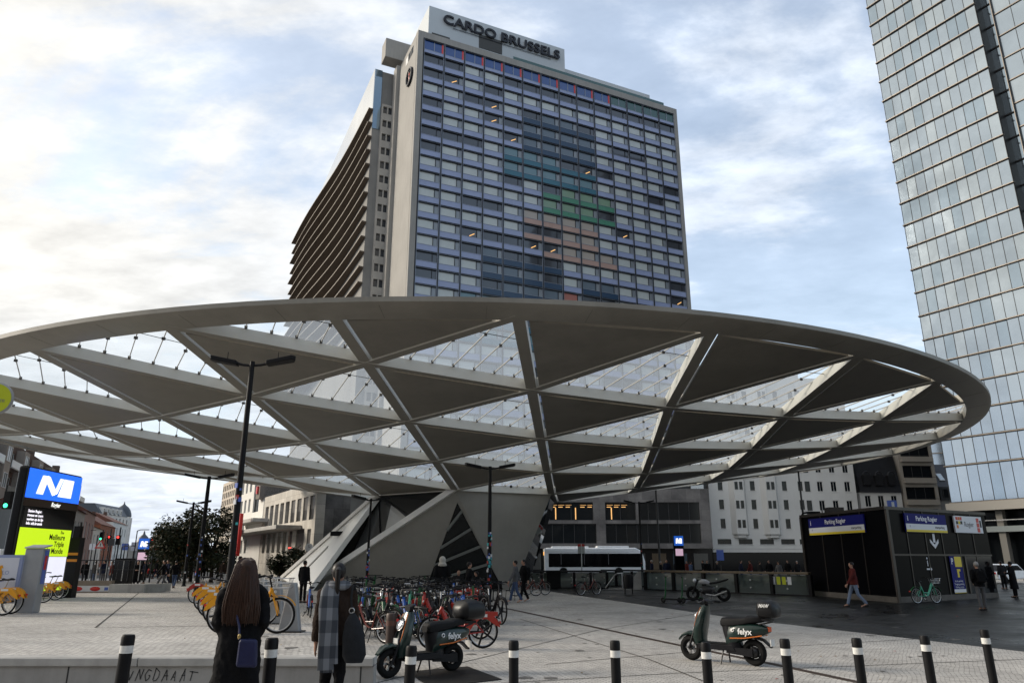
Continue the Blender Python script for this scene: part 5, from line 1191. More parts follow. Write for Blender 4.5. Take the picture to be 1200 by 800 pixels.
brownb = bicycle('city_bicycle', 'rust red city bicycle', cpaint('rust', (.13,.022,.013)), guard=DRK, basket=False, fat=.022)
def kick_scooter(label, c, grp=None):
    t = thing('kick_scooter', label, 'kick scooter', (0,0,0), 0, grp)
    b = MB(); b.box((-.45,-.08,.12),(.30,.08,.18), DRK); b.box((-.44,-.07,.18),(.28,.07,.186), rubber); bevel(b.build('deck', t, smooth=None), .015)
    b = MB(); b.tube([(.36,0,.14),(.30,0,.34),(.24,0,1.12)], [.03,.034,.024], c, 8); b.build('stem', t)
    b = MB(); b.tube([(.22,-.25,1.13),(.24,0,1.13),(.22,.25,1.13)], .016, DRK, 6); b.ball((.27,0,1.08), (.03,.03,.05), DRK, 8, 5); b.build('handlebar', t)
    for x in (-.50, .42):
        b = MB(); b.torus((0,0,0), .085, .03, rubber, 'y', 18, 6); b.tube([(0,-.03,0),(0,.03,0)], .06, dark_steel, 10); b.build('wheel', t, loc=(x,0,.115))
    b = MB(); b.torus((-.50,0,.115), .13, .012, c, 'y', 10, 4, R(20), R(150)); b.build('mudguard', t)
    return t
blackb = bicycle('electric_bicycle', 'black electric bicycle', DRK, fork=DRK, guard=DRK, basket=False, mag=True, fat=.042)
gks = kick_scooter('green kick scooter', GRN); mks = kick_scooter('mint kick scooter', MINT)
protos = [villo, redb, blueb, greenb, brownb, gks, mks]
# docked yellow row along the raised walkway (rear wheels to the left)
dock = mat('dock_grey', (.32,.33,.34), .45, .4)
random.seed(11)
vl = ['yellow share bicycle with a red wheel cover, farthest of the docked row', 'yellow share bicycle docked second behind the long-haired woman', 'yellow share bicycle docked in the middle of the row behind the long-haired woman', 'yellow share bicycle docked fourth along the row, beside the woman in the black coat', 'yellow share bicycle with its front wheel nearest to the scarf-wearing woman']
for k, (px, py) in enumerate(((229,707),(238,716),(245,723),(252,732),(259,742))):
    q = onground(px, py); o = place(villo, (q.x+.54, q.y, q.z), random.uniform(-.08, .06), vl[k], 'yellow share bicycles docked on the raised paving')
    if k == 0:
        for ch in o.children:
            if ch.name.startswith('wheel_cover'): ch.data = ch.data.copy(); ch.data.materials[0] = REDB; ch['label'] = 'red wheel cover with white print'
    d = thing('dock_post', ['grey bike dock post at the far end of the yellow row', 'second grey bike dock post of the yellow row', 'middle grey bike dock post of the yellow row', 'fourth grey bike dock post of the yellow row', 'grey wedge shaped bike dock post nearest the women'][k], 'dock', (q.x+1.25, q.y+.35, gz(q.x+1.25, q.y+.35)), 0, 'grey bike dock posts')
    b = MB(); b.prism([(-.22,-.1,0),(.22,-.1,0),(.06,-.1,.95),(-.06,-.1,.95)], (0,.2,0), dock); bevel(b.build('dock_body', d, smooth=None), .02); b = MB(); b.box((-.28,-.16,0),(.28,.16,.03), dark_steel); b.build('base_plate', d, smooth=None)
vl2 = ['yellow share bicycle cut by the left edge of the photo', 'yellow share bicycle before the map panel at far left', 'yellow share bicycle in front of the yellow-green totem screen', 'yellow share bicycle half hidden beside the totem foot', 'yellow share bicycle last in the group at the totem foot']
for k, (px, py) in enumerate(((2,721),(13,719),(50,706),(64,703),(70,701))):
    q = onground(px, py); place(villo, (q.x-.54, q.y, q.z), pi+random.uniform(-.1, .1), vl2[k], 'yellow share bicycles by the map panel')
villo.location = (*(onground(40, 700)+V((-2.2, 1.2, 0))).to_tuple(2)[:2], gz(-17, 26)); villo.rotation_euler.z = pi; villo['label'] = 'yellow share bicycle behind the map panel, mostly hidden'
# the dense cluster of dockless bikes before the pedestal
rc = 'dockless bikes crowded before the pedestal'
def cl(proto, px, py, rz, lab): 
    q = atZ(px, py, 0); return place(proto, (q.x, q.y, 0), rz, lab, rc, sc=random.uniform(.96, 1.12))
redb.location = (*atZ(537, 760, 0)[:2], 0); redb.rotation_euler.z = pi+.24; redb['label'] = 'red electric bicycle with its rear wheel out on the open paving'; redb['group'] = rc
LR, LB_, LG, LN, LK, LM = ('red electric bicycle wedged in the crowded bike cluster', 'blue electric bicycle with red fork in the crowded bike cluster', 'green electric bicycle with front basket in the crowded bike cluster', 'rust red city bicycle in the crowded bike cluster', 'green kick scooter standing among the crowded bikes', 'mint green kick scooter standing among the crowded bikes')
random.seed(4)
LX = 'black electric bicycle in the crowded bike cluster'
blackb.location = (*atZ(470, 728, 0)[:2], 0); blackb.rotation_euler.z = 2.0; blackb['label'] = LX; blackb['group'] = rc
blueb.location = (*atZ(362, 722, 0)[:2], 0); blueb.rotation_euler.z = 1.9; blueb['label'] = 'blue electric bicycle with red fork standing apart, between the two women'; blueb['group'] = rc
greenb.location = (*atZ(418, 716, 0)[:2], 0); greenb.rotation_euler.z = -1.2; greenb['label'] = LG; greenb['group'] = rc
brownb.location = (*atZ(432, 752, 0)[:2], 0); brownb.rotation_euler.z = 2.5; brownb['label'] = 'rust red bicycle in front of the cluster, beside the shoulder bag'; brownb['group'] = rc
gks.location = (*atZ(498, 742, 0)[:2], 0); gks.rotation_euler.z = -2.0; gks['label'] = LK; gks['group'] = rc
mks.location = (*atZ(486, 748, 0)[:2], 0); mks.rotation_euler.z = -2.1; mks['label'] = LM; mks['group'] = rc
rows = [(747, 405, 545, 7), (737, 396, 574, 10), (728, 392, 580, 11), (720, 396, 572, 11), (713, 400, 560, 10), (708, 405, 545, 9)]
pat = [(redb, LR), (blueb, LB_), (brownb, LN), (blackb, LX), (greenb, LG), (blackb, LX), (redb, LR), (gks, LK), (blueb, LB_), (greenb, LG), (blackb, LX)]
ix = 0
for py, a, c, n in rows:
    for k in range(n):
        px = a+(c-a)*(k+.5)/n+random.uniform(-5, 5); pr, lb_ = pat[(ix*7+k*3) % len(pat)]; ix += 1
        base = 1.9 if py < 740 else 2.3
        o = cl(pr, px, py+random.uniform(-2, 2), base+random.uniform(-.45, .45)+(pi if random.random() < .35 else 0), lb_)
        o.rotation_euler.x = random.uniform(-.05, .05)
# near the kiosk and balustrade
q = atZ(1087, 707, 0); o = place(greenb, (q.x, q.y, 0), .35, 'mint green share bicycle parked against the parking kiosk', None); o['group'] = ''; del o['group']
for ch in o.children:
    if ch.name.split('.')[0] in ('frame', 'fork'): 
        ch.data = ch.data.copy()
        for i in range(len(ch.data.materials)): ch.data.materials[i] = MINT
def solo(o, lab):
    if 'group' in o: del o['group']
    o['label'] = lab
q = atZ(788, 706, 0); solo(place(gks, (q.x, q.y, 0), 2.6), 'green stemmed kick scooter left of the parked motorcycle'); q = atZ(808, 706, 0); solo(place(gks, (q.x, q.y, 0), 2.9), 'kick scooter tucked beside the motorcycle front wheel')
for k, (px, py) in enumerate(((616,698),(628,697),(690,697))): q = atZ(px, py, 0); solo(place(brownb, (q.x, q.y, 0), .2+k*.2), ['bicycle standing at the left end of the stair balustrade', 'second bicycle from the pair of men along the stair balustrade', 'bicycle leaning near the bin at the stair'][k])
# ------------------------------------------------------------------ mopeds
mg = mat('moped_green', (.006,.019,.016), .3, noise=.08, nscale=6, coat=.3); mor = mat('moped_orange', (.50,.13,.02), .4); seatm = mat('moped_seat', (.008,.008,.009), .6, spec=.15, bump=.15, bscale=60); hub_ = mat('alloy', (.3,.3,.3), .35, .8); boxm = mat('moped_box', (.008,.008,.009), .4, spec=.25)
def loft(b, secs, m, n=14):          # secs: (x, z, half width, half height)
    vs_ = []; fs_ = []
    for x, z, w_, h_, *tl in secs:
        a_ = tl[0] if tl else 0.
        for j in range(n):
            t_ = 2*pi*j/n; c, s = cos(t_), sin(t_); c = math.copysign(abs(c)**.6, c); s = math.copysign(abs(s)**.6, s)
            vs_.append((x+s*h_*sin(a_), c*w_, z+s*h_*cos(a_)))
    for i in range(len(secs)-1):
        for j in range(n): a = i*n+j; e = i*n+(j+1) % n; fs_.append((a, e, e+n, a+n))
    fs_.append(tuple(range(n-1, -1, -1))); fs_.append(tuple((len(secs)-1)*n+j for j in range(n)))
    return b.raw(vs_, fs_, m)
def moped(label, grp=None, box=True):
    t = thing('moped', label, 'moped', (0,0,0), 0, grp)
    for x in (.66, -.60):
        b = MB(); b.torus((0,0,0), .17, .06, rubber, 'y', 28, 10); w_ = b.build('wheel', t, loc=(x,0,.23)); b = MB(); b.torus((0,0,0), .125, .018, DRK, 'y', 24, 6); b.tube([(0,-.06,0),(0,.06,0)], .045, dark_steel, 10)
        for k in range(5): a = 2*pi*k/5; b.bar((0,0,0), (cos(a)*.125,0,sin(a)*.125), .035, .03, hub_ if x > 0 else DRK)
        b.build('rim', w_)
    b = MB(); loft(b, [(.40,.38,.04,.03),(.50,.47,.085,.03),(.66,.50,.095,.035),(.80,.46,.085,.03),(.90,.37,.05,.02)], mg); fm = b.build('front_mudguard', t)
    b = MB()
    for s in (-1,1): b.tube([(.66,s*.09,.23),(.55,s*.09,.50),(.49,s*.05,.72)], .022, DRK, 8)
    b.build('fork', t)
    # leg shield: tall tapered front body leaning back
    b = MB(); loft(b, [(.55,.34,.09,.05,.3),(.53,.46,.15,.08,.35),(.47,.62,.19,.085,.35),(.40,.80,.17,.085,.35),(.34,.94,.12,.075,.35),(.31,1.01,.07,.05,.35)][::1], mg)
    # lofted upwards: sections are horizontal ellipses, so rebuild as stacked rings
    b = MB(); vs_ = []; fs_ = []; n = 14; S = [(.44,.30,.10,.11),(.46,.42,.16,.11),(.43,.58,.20,.10),(.385,.74,.185,.095),(.335,.90,.15,.085),(.30,1.0,.09,.07)]
    for x, z, w_, d_ in S:
        for j in range(n):
            a = 2*pi*j/n; c, s = cos(a), sin(a); c = math.copysign(abs(c)**.7, c); s = math.copysign(abs(s)**.7, s); vs_.append((x+c*d_, s*w_, z))
    for i in range(len(S)-1):
        for j in range(n): a = i*n+j; e = i*n+(j+1) % n; fs_.append((a, e, e+n, a+n))
    fs_ += [tuple(range(n-1,-1,-1)), tuple((len(S)-1)*n+j for j in range(n))]; b.raw(vs_, fs_, mg); sh = b.build('leg_shield', t)
    b = MB()
    for s in (-1,1): b.tube([(.545,s*.09,.48),(.50,s*.12,.66),(.43,s*.10,.86),(.375,s*.07,.97)], .008, mor, 5)
    b.build('orange_trim', sh)
    b = MB(); b.lathe([(.085,0),(.075,.03),(.03,.04)], mat('headlight_glass', (.65,.67,.7), .08, .3), 20, M4.Translation((.475,0,.80)) @ M4.Rotation(R(70), 4, 'Y')); b.torus((0,0,0), .088, .014, steel, 'xy', 20, 6); b.v[-20*6:] = [tuple(M4.Translation((.478,0,.80)) @ M4.Rotation(R(70), 4, 'Y') @ V(p)) for p in b.v[-20*6:]]; b.build('headlight', t)
    b = MB(); b.box((.50,-.07,.52),(.56,.07,.60), white_plastic, M4.Rotation(0,4,'Y')); b.build('front_plate', t, smooth=None)
    b = MB(); b.tube([(.30,0,.96),(.27,0,1.06)], .035, DRK, 8); b.tube([(.20,-.36,1.06),(.26,-.2,1.08),(.28,0,1.07),(.26,.2,1.08),(.20,.36,1.06)], .016, DRK, 6); loft(b, [(.20,1.06,.10,.03),(.28,1.08,.11,.05),(.35,1.05,.08,.035)], DRK); hb = b.build('handlebar', t)
    b = MB()
    for s in (-1,1): b = MB(); b.tube([(.23,s*.26,1.07),(.19,s*.38,1.055)], .024, rubber, 8); b.build('grip', hb); b = MB(); b.tube([(.26,s*.2,1.08),(.32,s*.30,1.07)], .007, steel, 5); b.build('brake_lever', hb)
    for s in (-1,1): b = MB(); b.tube([(.27,s*.17,1.08),(.25,s*.24,1.26)], .006, DRK, 5); b.ball((.24,s*.26,1.29), (.015,.055,.035), DRK, 10, 6); b.build('mirror', hb)
    b = MB(); b.prism([(-.30,-.15,.24),(.42,-.13,.24),(.46,-.13,.33),(-.25,-.15,.34)], (0,.30,0), DRK); b.box((-.2,-.14,.338),(.38,.14,.352), rubber); bevel(b.build('footboard', t, smooth=None), .025); b = MB(); b.box((-.25,-.157,.245),(.40,-.151,.262), mg); b.build('footboard_trim', t, smooth=None)
    b = MB(); loft(b, [(-.12,.42,.12,.13),(-.20,.50,.16,.19),(-.38,.56,.17,.16),(-.62,.60,.16,.13),(-.82,.62,.12,.09),(-.92,.63,.07,.05)], mg); rb = b.build('rear_body', t)
    b = MB()
    for s in (-1,1): b.tube([(-.22,s*.166,.46),(-.5,s*.17,.475),(-.82,s*.125,.53)], .011, mor, 5)
    b.build('orange_trim', rb)
    for s in (-1,1): text('felyx', .14, mat('moped_white', (.7,.7,.7), .4), rb, (-.52,s*.176,.585), (pi/2,0,0 if s < 0 else pi), .002, bold=.025); 
    for s in (-1,1):
        b = MB(); X = M4.Translation((-.52-s*(-.235),s*.174,.605)) @ M4.Rotation(pi/2,4,'X'); b.torus((0,0,0), .028, .009, mat('moped_white', (.7,.7,.7), .4), 'xy', 12, 4); b.v = [tuple(X @ V(p)) for p in b.v]; b.build('pin_logo', rb)
    b = MB(); loft(b, [(-.01,.71,.08,.05),(-.05,.72,.125,.085),(-.16,.73,.15,.095),(-.34,.745,.155,.085),(-.50,.765,.16,.07),(-.56,.785,.16,.075),(-.78,.80,.13,.055),(-.86,.80,.07,.03)], seatm); b.build('seat', t)
    b = MB(); vs_ = []; fs_ = []; n = 14
    for x, z, w_, d_ in ((-.24,.30,.15,.16),(-.22,.42,.15,.15),(-.18,.56,.14,.15),(-.16,.70,.13,.15)):
        for j in range(n): a = 2*pi*j/n; vs_.append((x+cos(a)*d_, sin(a)*w_, z))
    for i in range(3):
        for j in range(n): a = i*n+j; e = i*n+(j+1) % n; fs_.append((a, e, e+n, a+n))
    b.raw(vs_, fs_, DRK); b.build('seat_column', t)
    b = MB(); b.tube([(-.78,-.12,.72),(-.95,-.11,.76),(-.95,.11,.76),(-.78,.12,.72)], .014, DRK, 6); b.build('grab_rail', t)
    b = MB(); b.box((-.935,-.06,.60),(-.90,.06,.68), mat('moped_tail', (.6,.1,.03), .2)); b.build('tail_light', t, smooth=None)
    b = MB(); b.prism([(-.62,-.1,.16),(-.12,-.1,.20),(-.12,-.1,.30),(-.62,-.1,.30)], (0,-.04,0), DRK); b.prism([(-.62,.1,.16),(-.12,.1,.20),(-.12,.1,.30),(-.62,.1,.30)], (0,.04,0), DRK); b.ball((-.60,0,.23), (.10,.09,.10), dark_steel, 14, 8); b.build('swing_arm', t)
    b = MB(); loft(b, [(-.60,.50,.07,.03),(-.80,.45,.075,.02),(-.93,.34,.06,.015)], DRK); b.box((-.96,-.08,.36),(-.945,.08,.47), white_plastic); b.build('rear_mudguard', t)
    b = MB()
    for s in (-1,1): b.tube([(-.05,s*.1,.26),(-.02,s*.2,0)], .014, DRK, 6)
    b.build('kickstand', t)
    b = MB(); b.box((-.1,-.158,.285),(.16,-.152,.31), white_plastic); b.build('side_print', t, smooth=None)
    if box:
        b = MB(); loft(b, [(-.69,.98,.07,.05),(-.715,.985,.14,.10),(-.78,1.0,.20,.15),(-.95,1.01,.215,.165),(-1.10,.99,.19,.14),(-1.15,.97,.14,.10),(-1.175,.97,.07,.05)], boxm, 16); o = b.build('helmet_box', t)
        b = MB(); b.tube([(-1.15,-.05,.97),(-1.1,-.205,.96),(-.95,-.222,.96),(-.77,-.205,.96)], .008, rubber, 5); b.box((-1.0,-.1,.80),(-.8,.1,.84), DRK); b.build('box_seam', o)
        o.scale = (.80, 1, .98); o.location = (-.19, 0, .0)
        for s in (1,): text('MAW', .09, white_plastic, o, (-.93,s*.213,1.065), (pi/2-.35,0,pi), .006, name='graffiti', shear=.2, bold=.015)
    return t
def setmoped(t, pf, pr):             # front and rear wheel foot pixels
    a, c = atZ(*pf), atZ(*pr); d = a-c; m = (a*.60+c*.66)/1.26; t.location = (m.x, m.y, 0); t.rotation_euler.z = atan2(d.y, d.x)
m1 = moped('dark green moped with orange stripe and a round helmet box, alone on the paving', None)
setmoped(m1, (812, 773), (885, 780))
m2 = place(m1, (0,0,0), 0, 'dark green moped with plain black top box at the wall end, before the bikes')
setmoped(m2, (458, 794), (527, 786))
for ch in m2.children:
    if ch.name.startswith('helmet_box'):
        ch.scale = (1.15, 1.15, 1.08); ch.location = (.12, 0, -.10); ch.data = ch.data
        for c2 in list(ch.children):
            if c2.name.startswith('graffiti'): bpy.data.objects.remove(c2)
# motorcycle by the balustrade
t = thing('motorcycle', 'black motorcycle with a pale tank parked at the glass balustrade', 'motorcycle', (*atZ(831, 704, 0)[:2], 0), 2.75)
for x in (.72, -.68):
    b = MB(); b.torus((0,0,0), .25, .065, rubber, 'y', 26, 8); w_ = b.build('wheel', t, loc=(x,0,.315)); b = MB(); b.torus((0,0,0), .18, .015, DRK, 'y', 24, 5)
    for k in range(6): a = pi*k/3; b.bar((0,0,0), (cos(a)*.18,0,sin(a)*.18), .03, .02, DRK)
    b.build('rim', w_)
b = MB(); loft(b, [(-.3,.5,.12,.12),(-.1,.48,.2,.2),(.15,.48,.2,.2),(.35,.5,.1,.14)], dark_steel); b.tube([(-.68,.1,.315),(-.2,.1,.4)], .04, DRK, 8); b.tube([(.1,.14,.3),(-.3,.18,.25),(-.85,.2,.45)], .05, steel, 8); b.build('engine', t)
b = MB()
for s in (-1,1): b.tube([(.72,s*.1,.315),(.45,s*.1,.95)], .03, DRK, 8)
b.tube([(.38,-.38,1.05),(.45,-.1,1.03),(.45,.1,1.03),(.38,.38,1.05)], .018, DRK, 6); b.build('handlebar', t)
b = MB(); loft(b, [(-.12,.76,.1,.06),(.05,.84,.16,.11),(.28,.86,.15,.11),(.42,.82,.07,.06)], mat('tank_grey', (.30,.30,.31), .25, coat=.6)); b.build('tank', t)
b = MB(); loft(b, [(-.08,.78,.12,.05),(-.4,.82,.13,.05),(-.75,.92,.10,.05),(-.95,.98,.05,.03)], DRK); b.build('seat', t)
b = MB(); b.ball((.60,0,.90), (.09,.1,.1), mat('headlight_glass', (.65,.67,.7), .08, .3), 12, 8); b.build('headlight', t)
b = MB(); loft(b, [(.45,.62,.06,.02),(.72,.66,.07,.02),(.95,.56,.05,.02)], DRK); b.build('mudguard', t)
# ------------------------------------------------------------------ parked and passing vehicles far left
def car(label, px, py, Y, c, rz, h=1.5, van=False):
    q = atY(px, py, Y); t = thing('parked_van' if van else 'parked_car', label, 'van' if van else 'car', (q.x, Y, 0), rz)
    pr_ = [(-2.1,.3),(-2.15,.75),(-1.7,.95),(-1.2,h),(.5,h),(1.2,.95),(2.0,.8),(2.15,.35)] if not van else [(-2.6,.35),(-2.65,h),(1.6,h),(2.2,1.15),(2.6,1.0),(2.65,.4)]
    b = MB(); b.prism([(x,-.85,z) for x, z in pr_], (0,1.7,0), c); bevel(b.build('body', t, smooth=None), .1, 3)
    b = MB()
    for s in (-.87,.85): b.prism([(-1.15,s,1.0),(-1.0,s,h-.12),(.4,s,h-.12),(.95,s,1.0)] if not van else [(.3,s,1.2),(.3,s,h-.25),(1.5,s,h-.25),(1.95,s,1.2)], (0,.02,0), black_glass)
    b.prism([(-1.9,-.7,1.0),(-1.9,.7,1.0),(-1.42,.65,h-.1),(-1.42,-.65,h-.1)], (-.03,0,.02), black_glass); b.build('window', t, smooth=None)
    for x in (-1.35,1.35):
        for s in (-.8,.8): b = MB(); b.lathe([(.2,-.1),(.32,-.08),(.32,.08),(.2,.1)], rubber, 16, M4.Translation((x,s,.32)) @ M4.Rotation(pi/2,4,'X')); b.build('wheel', t)
    for s in (-.6,.6): b = MB(); b.cbox((-2.17 if not van else -2.67, s, .8), (.06,.25,.14), mat('tail_red', (.5,.02,.02), .3)); b.build('tail_light', t, smooth=None)
    return t
car('small red car between the small metro totem and the trees', 181, 657, 88, red_paint, 1.9)
car('white van at the left edge in front of the brick apartments', 4, 640, 44, bw, 1.85, 2.4, True)
car('dark car far down the avenue left of the metro totem', 152, 657, 120, dark_steel, 1.9)
car('pale car glimpsed right of the kiosk under the tower', 1176, 662, 62, bw, .4)
# ------------------------------------------------------------------ people
SK = mat('skin', (.36,.20,.14), .55, noise=.08, nscale=12); SKD = mat('skin_dark', (.12,.065,.045), .55)
def cloth(nm, c, r=.95): return mat('cloth_'+nm, c, r, noise=.25, nscale=9, bump=.25, bscale=70, spec=.12)
CB, CD, CG, CJ, CR, CW, CN, CBR = cloth('black', (.006,.006,.007)), cloth('charcoal', (.018,.018,.02)), cloth('grey', (.09,.09,.095)), cloth('jeans', (.05,.075,.14)), cloth('maroon', (.085,.018,.016)), cloth('cream', (.42,.40,.36)), cloth('navy', (.012,.016,.035)), cloth('brown', (.026,.017,.013))
HB, HD, HG = mat('hair_brown', (.030,.012,.006), .5, spec=.25, noise=.4, nscale=30), mat('hair_dark', (.007,.005,.005), .45, spec=.25, noise=.3, nscale=30), mat('hair_grey', (.25,.24,.23), .6)
shoe = mat('shoe_leather', (.02,.018,.017), .5); shoe_w = mat('shoe_white', (.4,.4,.4), .6)
def limb(b, pts, rad, m, n=10): b.tube(pts, rad, m, n, up=(0,1,0))
ftex = bpy.data.textures.new('folds', 'CLOUDS'); ftex.noise_scale = .11; ftex.noise_depth = 2
def folds(o):
    d = o.modifiers.new('folds', 'DISPLACE'); d.texture = ftex; d.strength = .045; d.mid_level = .5
def person(label, loc, rz, h=1.75, top=CB, legs=CD, hair=HD, skin=SK, stride=.0, arms='down', coat=0., vox=.018, group=None, seated=False, wx=1., hairlen=0., feet=shoe, hood=None, bag=None, near=False, lean=0.):
    """figure facing +y; one fused skin body with separate fused garments"""
    k = h/1.75; t = thing('person', label, 'person', loc, rz, group); P = lambda x, y, z: V((x*k*wx, y*k+lean*max(0, z-.9)*k, z*k))
    hipz = .93 if not seated else .48
    dz = 0. if not seated else -.45
    kn = {}
    for s in (-1, 1):
        st = stride*s
        if seated: kn[s] = (P(s*.10,.0,.50), P(s*.12,.42,.50), P(s*.12,.45,.09), P(s*.12,.56,.04))
        else: kn[s] = (P(s*.095,0,.92), P(s*.10,.16*st+abs(st)*.06,.50), P(s*.10,.38*st-(.10*abs(st) if st < 0 else 0),.09+(.05*abs(st) if st < 0 else 0)), P(s*.11,.38*st+.16,.035))
    sh = {s: P(s*.185,0,1.43+dz) for s in (-1, 1)}
    el, wr = {}, {}
    for s in (-1, 1):
        sw = -stride*s*.22
        if arms == 'pocket': el[s], wr[s] = P(s*.245,-.05,1.15+dz), P(s*.15,.10,.97+dz)
        elif arms == 'front': el[s], wr[s] = P(s*.25,.02,1.16+dz), P(s*.10,.24,1.18+dz)
        elif arms == 'phone': el[s], wr[s] = P(s*.23,.05,1.14+dz), P(s*.06,.28,1.30+dz)
        else: el[s], wr[s] = P(s*.245,sw-.01,1.14+dz), P(s*.255,sw*1.6+.06,.89+dz)
    # skin: legs, trunk, arms, hands with fingers, neck, head with nose, ears
    b = MB(); r_ = lambda *a: [(x*k*wx, y*k) for x, y in a]
    limb(b, [P(0,0,.86+dz), P(0,0,1.0+dz), P(0,.01,1.2+dz), P(0,0,1.38+dz), P(0,-.005,1.46+dz)], r_((.14,.09),(.125,.085),(.135,.09),(.15,.085),(.07,.06)), skin, 14)
    limb(b, [P(0,-.01,1.42+dz), P(0,.01,1.55+dz)], [.052*k, .05*k], skin)
    b.ball(P(0,.02,1.64+dz), (.072*k,.09*k,.108*k), skin, 14, 10); b.ball(P(0,.045,1.575+dz), (.05*k,.055*k,.05*k), skin, 10, 6)
    limb(b, [P(0,.10,1.65+dz), P(0,.122,1.615+dz)], [.011*k, .017*k], skin, 6)
    for s in (-1, 1):
        b.ball(P(s*.074,.005,1.635+dz), (.012*k,.024*k,.032*k), skin, 8, 5)
        limb(b, [sh[s], el[s], wr[s]], [.05*k, .042*k, .028*k], skin)
        d = (wr[s]-el[s]).normalized(); c_ = wr[s]+d*.05*k; side = d.cross(V((0,1,0) if abs(d.y) < .8 else (0,0,1))).normalized(); fw_ = side.cross(d).normalized()
        limb(b, [wr[s], c_, c_+d*.045*k], [(.026*k,.02*k), (.02*k,.04*k), (.018*k,.038*k)], skin, 8)
        for q in range(4):
            o = fw_*((q-1.5)*.021*k); ln = (.06,.075,.07,.055)[q]*k; f0 = c_+d*.035*k+o; inw = V((-s,0,0))*.012*k
            limb(b, [f0, f0+d*ln*.55, f0+d*ln+inw], [.0105*k, .010*k, .008*k], skin, 6)
        limb(b, [c_-d*.02*k+fw_*.03*k, c_+fw_*.055*k+d*.02*k, c_+fw_*.058*k+d*.05*k], [.012*k,.0115*k,.009*k], skin, 6)
        a0, a1, a2, a3 = kn[s]; limb(b, [a0, a1, a2], [.075*k, .05*k, .036*k], skin); limb(b, [a2, a3], [.04*k, .03*k], skin, 8)
    remesh(b.build('body', t), vox*.7)
    b = MB()
    for s in (-1, 1): b.ball(P(s*.03,.10,1.66+dz), (.010*k,.007*k,.007*k), ink, 8, 5)
    b.bar(P(-.022,.105,1.578+dz), P(.022,.105,1.578+dz), .012*k, .007*k, mat('lips', (.22,.08,.07), .5)); b.build('face_features', t)
    # trousers
    b = MB(); limb(b, [P(0,0,.80 if not seated else .46), P(0,0,.95+dz), P(0,0,1.04+dz)], r_((.13,.10),(.165,.115),(.15,.105)), legs, 14)
    for s in (-1, 1):
        a0, a1, a2, a3 = kn[s]; limb(b, [a0, a1, a2+(a1-a2)*.02], [(.088*k,.092*k), (.066*k,.068*k), (.056*k,.060*k)], legs)
    o = remesh(b.build('trousers', t), vox)
    if near: folds(o)
    for s in (-1, 1):
        a0, a1, a2, a3 = kn[s]; b = MB(); f_ = (a3-a2); f_.z = 0; f_.normalize(); base = V((a2.x, a2.y, a2.z-.05*k)); limb(b, [base-f_*.06*k, base+f_*.06*k, base+f_*.19*k], [(.036*k,.042*k), (.045*k,.036*k), (.03*k,.02*k)], feet, 10); b.build('shoe', t)
    # jacket or coat
    b = MB(); bot = (.86 if not coat else .86-coat)+dz
    T = [P(0,0,bot), P(0,0,(bot+1.0+dz)/2 if coat else .95+dz), P(0,0,1.08+dz), P(0,.01,1.25+dz), P(0,0,1.38+dz), P(0,-.01,1.46+dz), P(0,-.01,1.51+dz)]
    fl = .20+coat*.16
    limb(b, T, r_((fl,.145+coat*.07),(.19+coat*.10,.135+coat*.05),(.175+coat*.08,.125+coat*.03),(.195+coat*.04,.135+coat*.02),(.19,.125),(.125,.10),(.066,.066)), top, 18)
    for s in (-1, 1): limb(b, [sh[s]+V((-s*.05*k,0,.015*k)), sh[s], el[s], wr[s]+(el[s]-wr[s])*.04], [.075*k, .080*k, .065*k, .052*k], top)
    o = remesh(b.build('coat' if coat else 'jacket', t), vox)
    if near: folds(o)
    # hair
    hw = 1.4 if hairlen else 1.
    b = MB(); b.ball(P(0,-.005-(.02 if hairlen else 0),1.665+dz), (.084*k*(1.22 if hairlen else 1),.098*k*(1.12 if hairlen else 1),.100*k), hair, 16, 10)
    if hairlen:
        zt = 1.70+dz; n_ = 9; pts = []; rad = []
        for i in range(n_):
            f_ = i/(n_-1); z = zt-hairlen*f_; pts.append(P(0, -.055-.075*min(1, f_*2.2), z)); w_ = .085+.05*sin(min(1, f_*1.5)*pi/2); rad.append((w_*k*1.25, (.06-.025*f_)*k))
        limb(b, pts, rad, hair, 16)
        rd = random.Random(5)
        for i in range(150):
            x = rd.uniform(-1, 1); dl = rd.uniform(.8, 1.05)*hairlen; w0 = x*.108; w1 = x*.185+rd.uniform(-.015,.015); yy = -.035*(1-x*x)
            limb(b, [P(x*.035, .0, zt+.068), P(x*.085, -.06, zt+.04), P(w0, -.085+yy, zt-.01), P((w0+w1)/2*1.05, -.125+yy, zt-dl*.4), P(w1, -.15+yy+rd.uniform(-.01,.01), zt-dl*.75), P(w1*.97, -.145+yy, zt-dl)], [.012*k,.013*k,.012*k,.011*k,.009*k,.003*k], hair, 5)
    o = b.build('hair', t)
    if hood:
        b = MB(); b.ball(P(0,-.03,1.64+dz), (.115*k,.125*k,.13*k), hood, 14, 10); limb(b, [P(0,-.06,1.45+dz), P(0,-.08,1.55+dz)], [(.16*k,.10*k), (.12*k,.11*k)], hood, 14); remesh(b.build('hood', t), vox)
    if bag == 'backpack':
        b = MB(); loft(b, [(0,1.02*k,.12*k,.02*k),(0,1.10*k,.15*k,.02*k)], CB)
        b = MB(); b.prism([P(-.14,-.13,1.0+dz), P(.14,-.13,1.0+dz), P(.15,-.13,1.34+dz), P(.08,-.12,1.44+dz), P(-.08,-.12,1.44+dz), P(-.15,-.13,1.34+dz)], (0,-.14*k,0), CB); bevel(b.build('backpack', t, smooth=None), .04*k, 3)
    return t
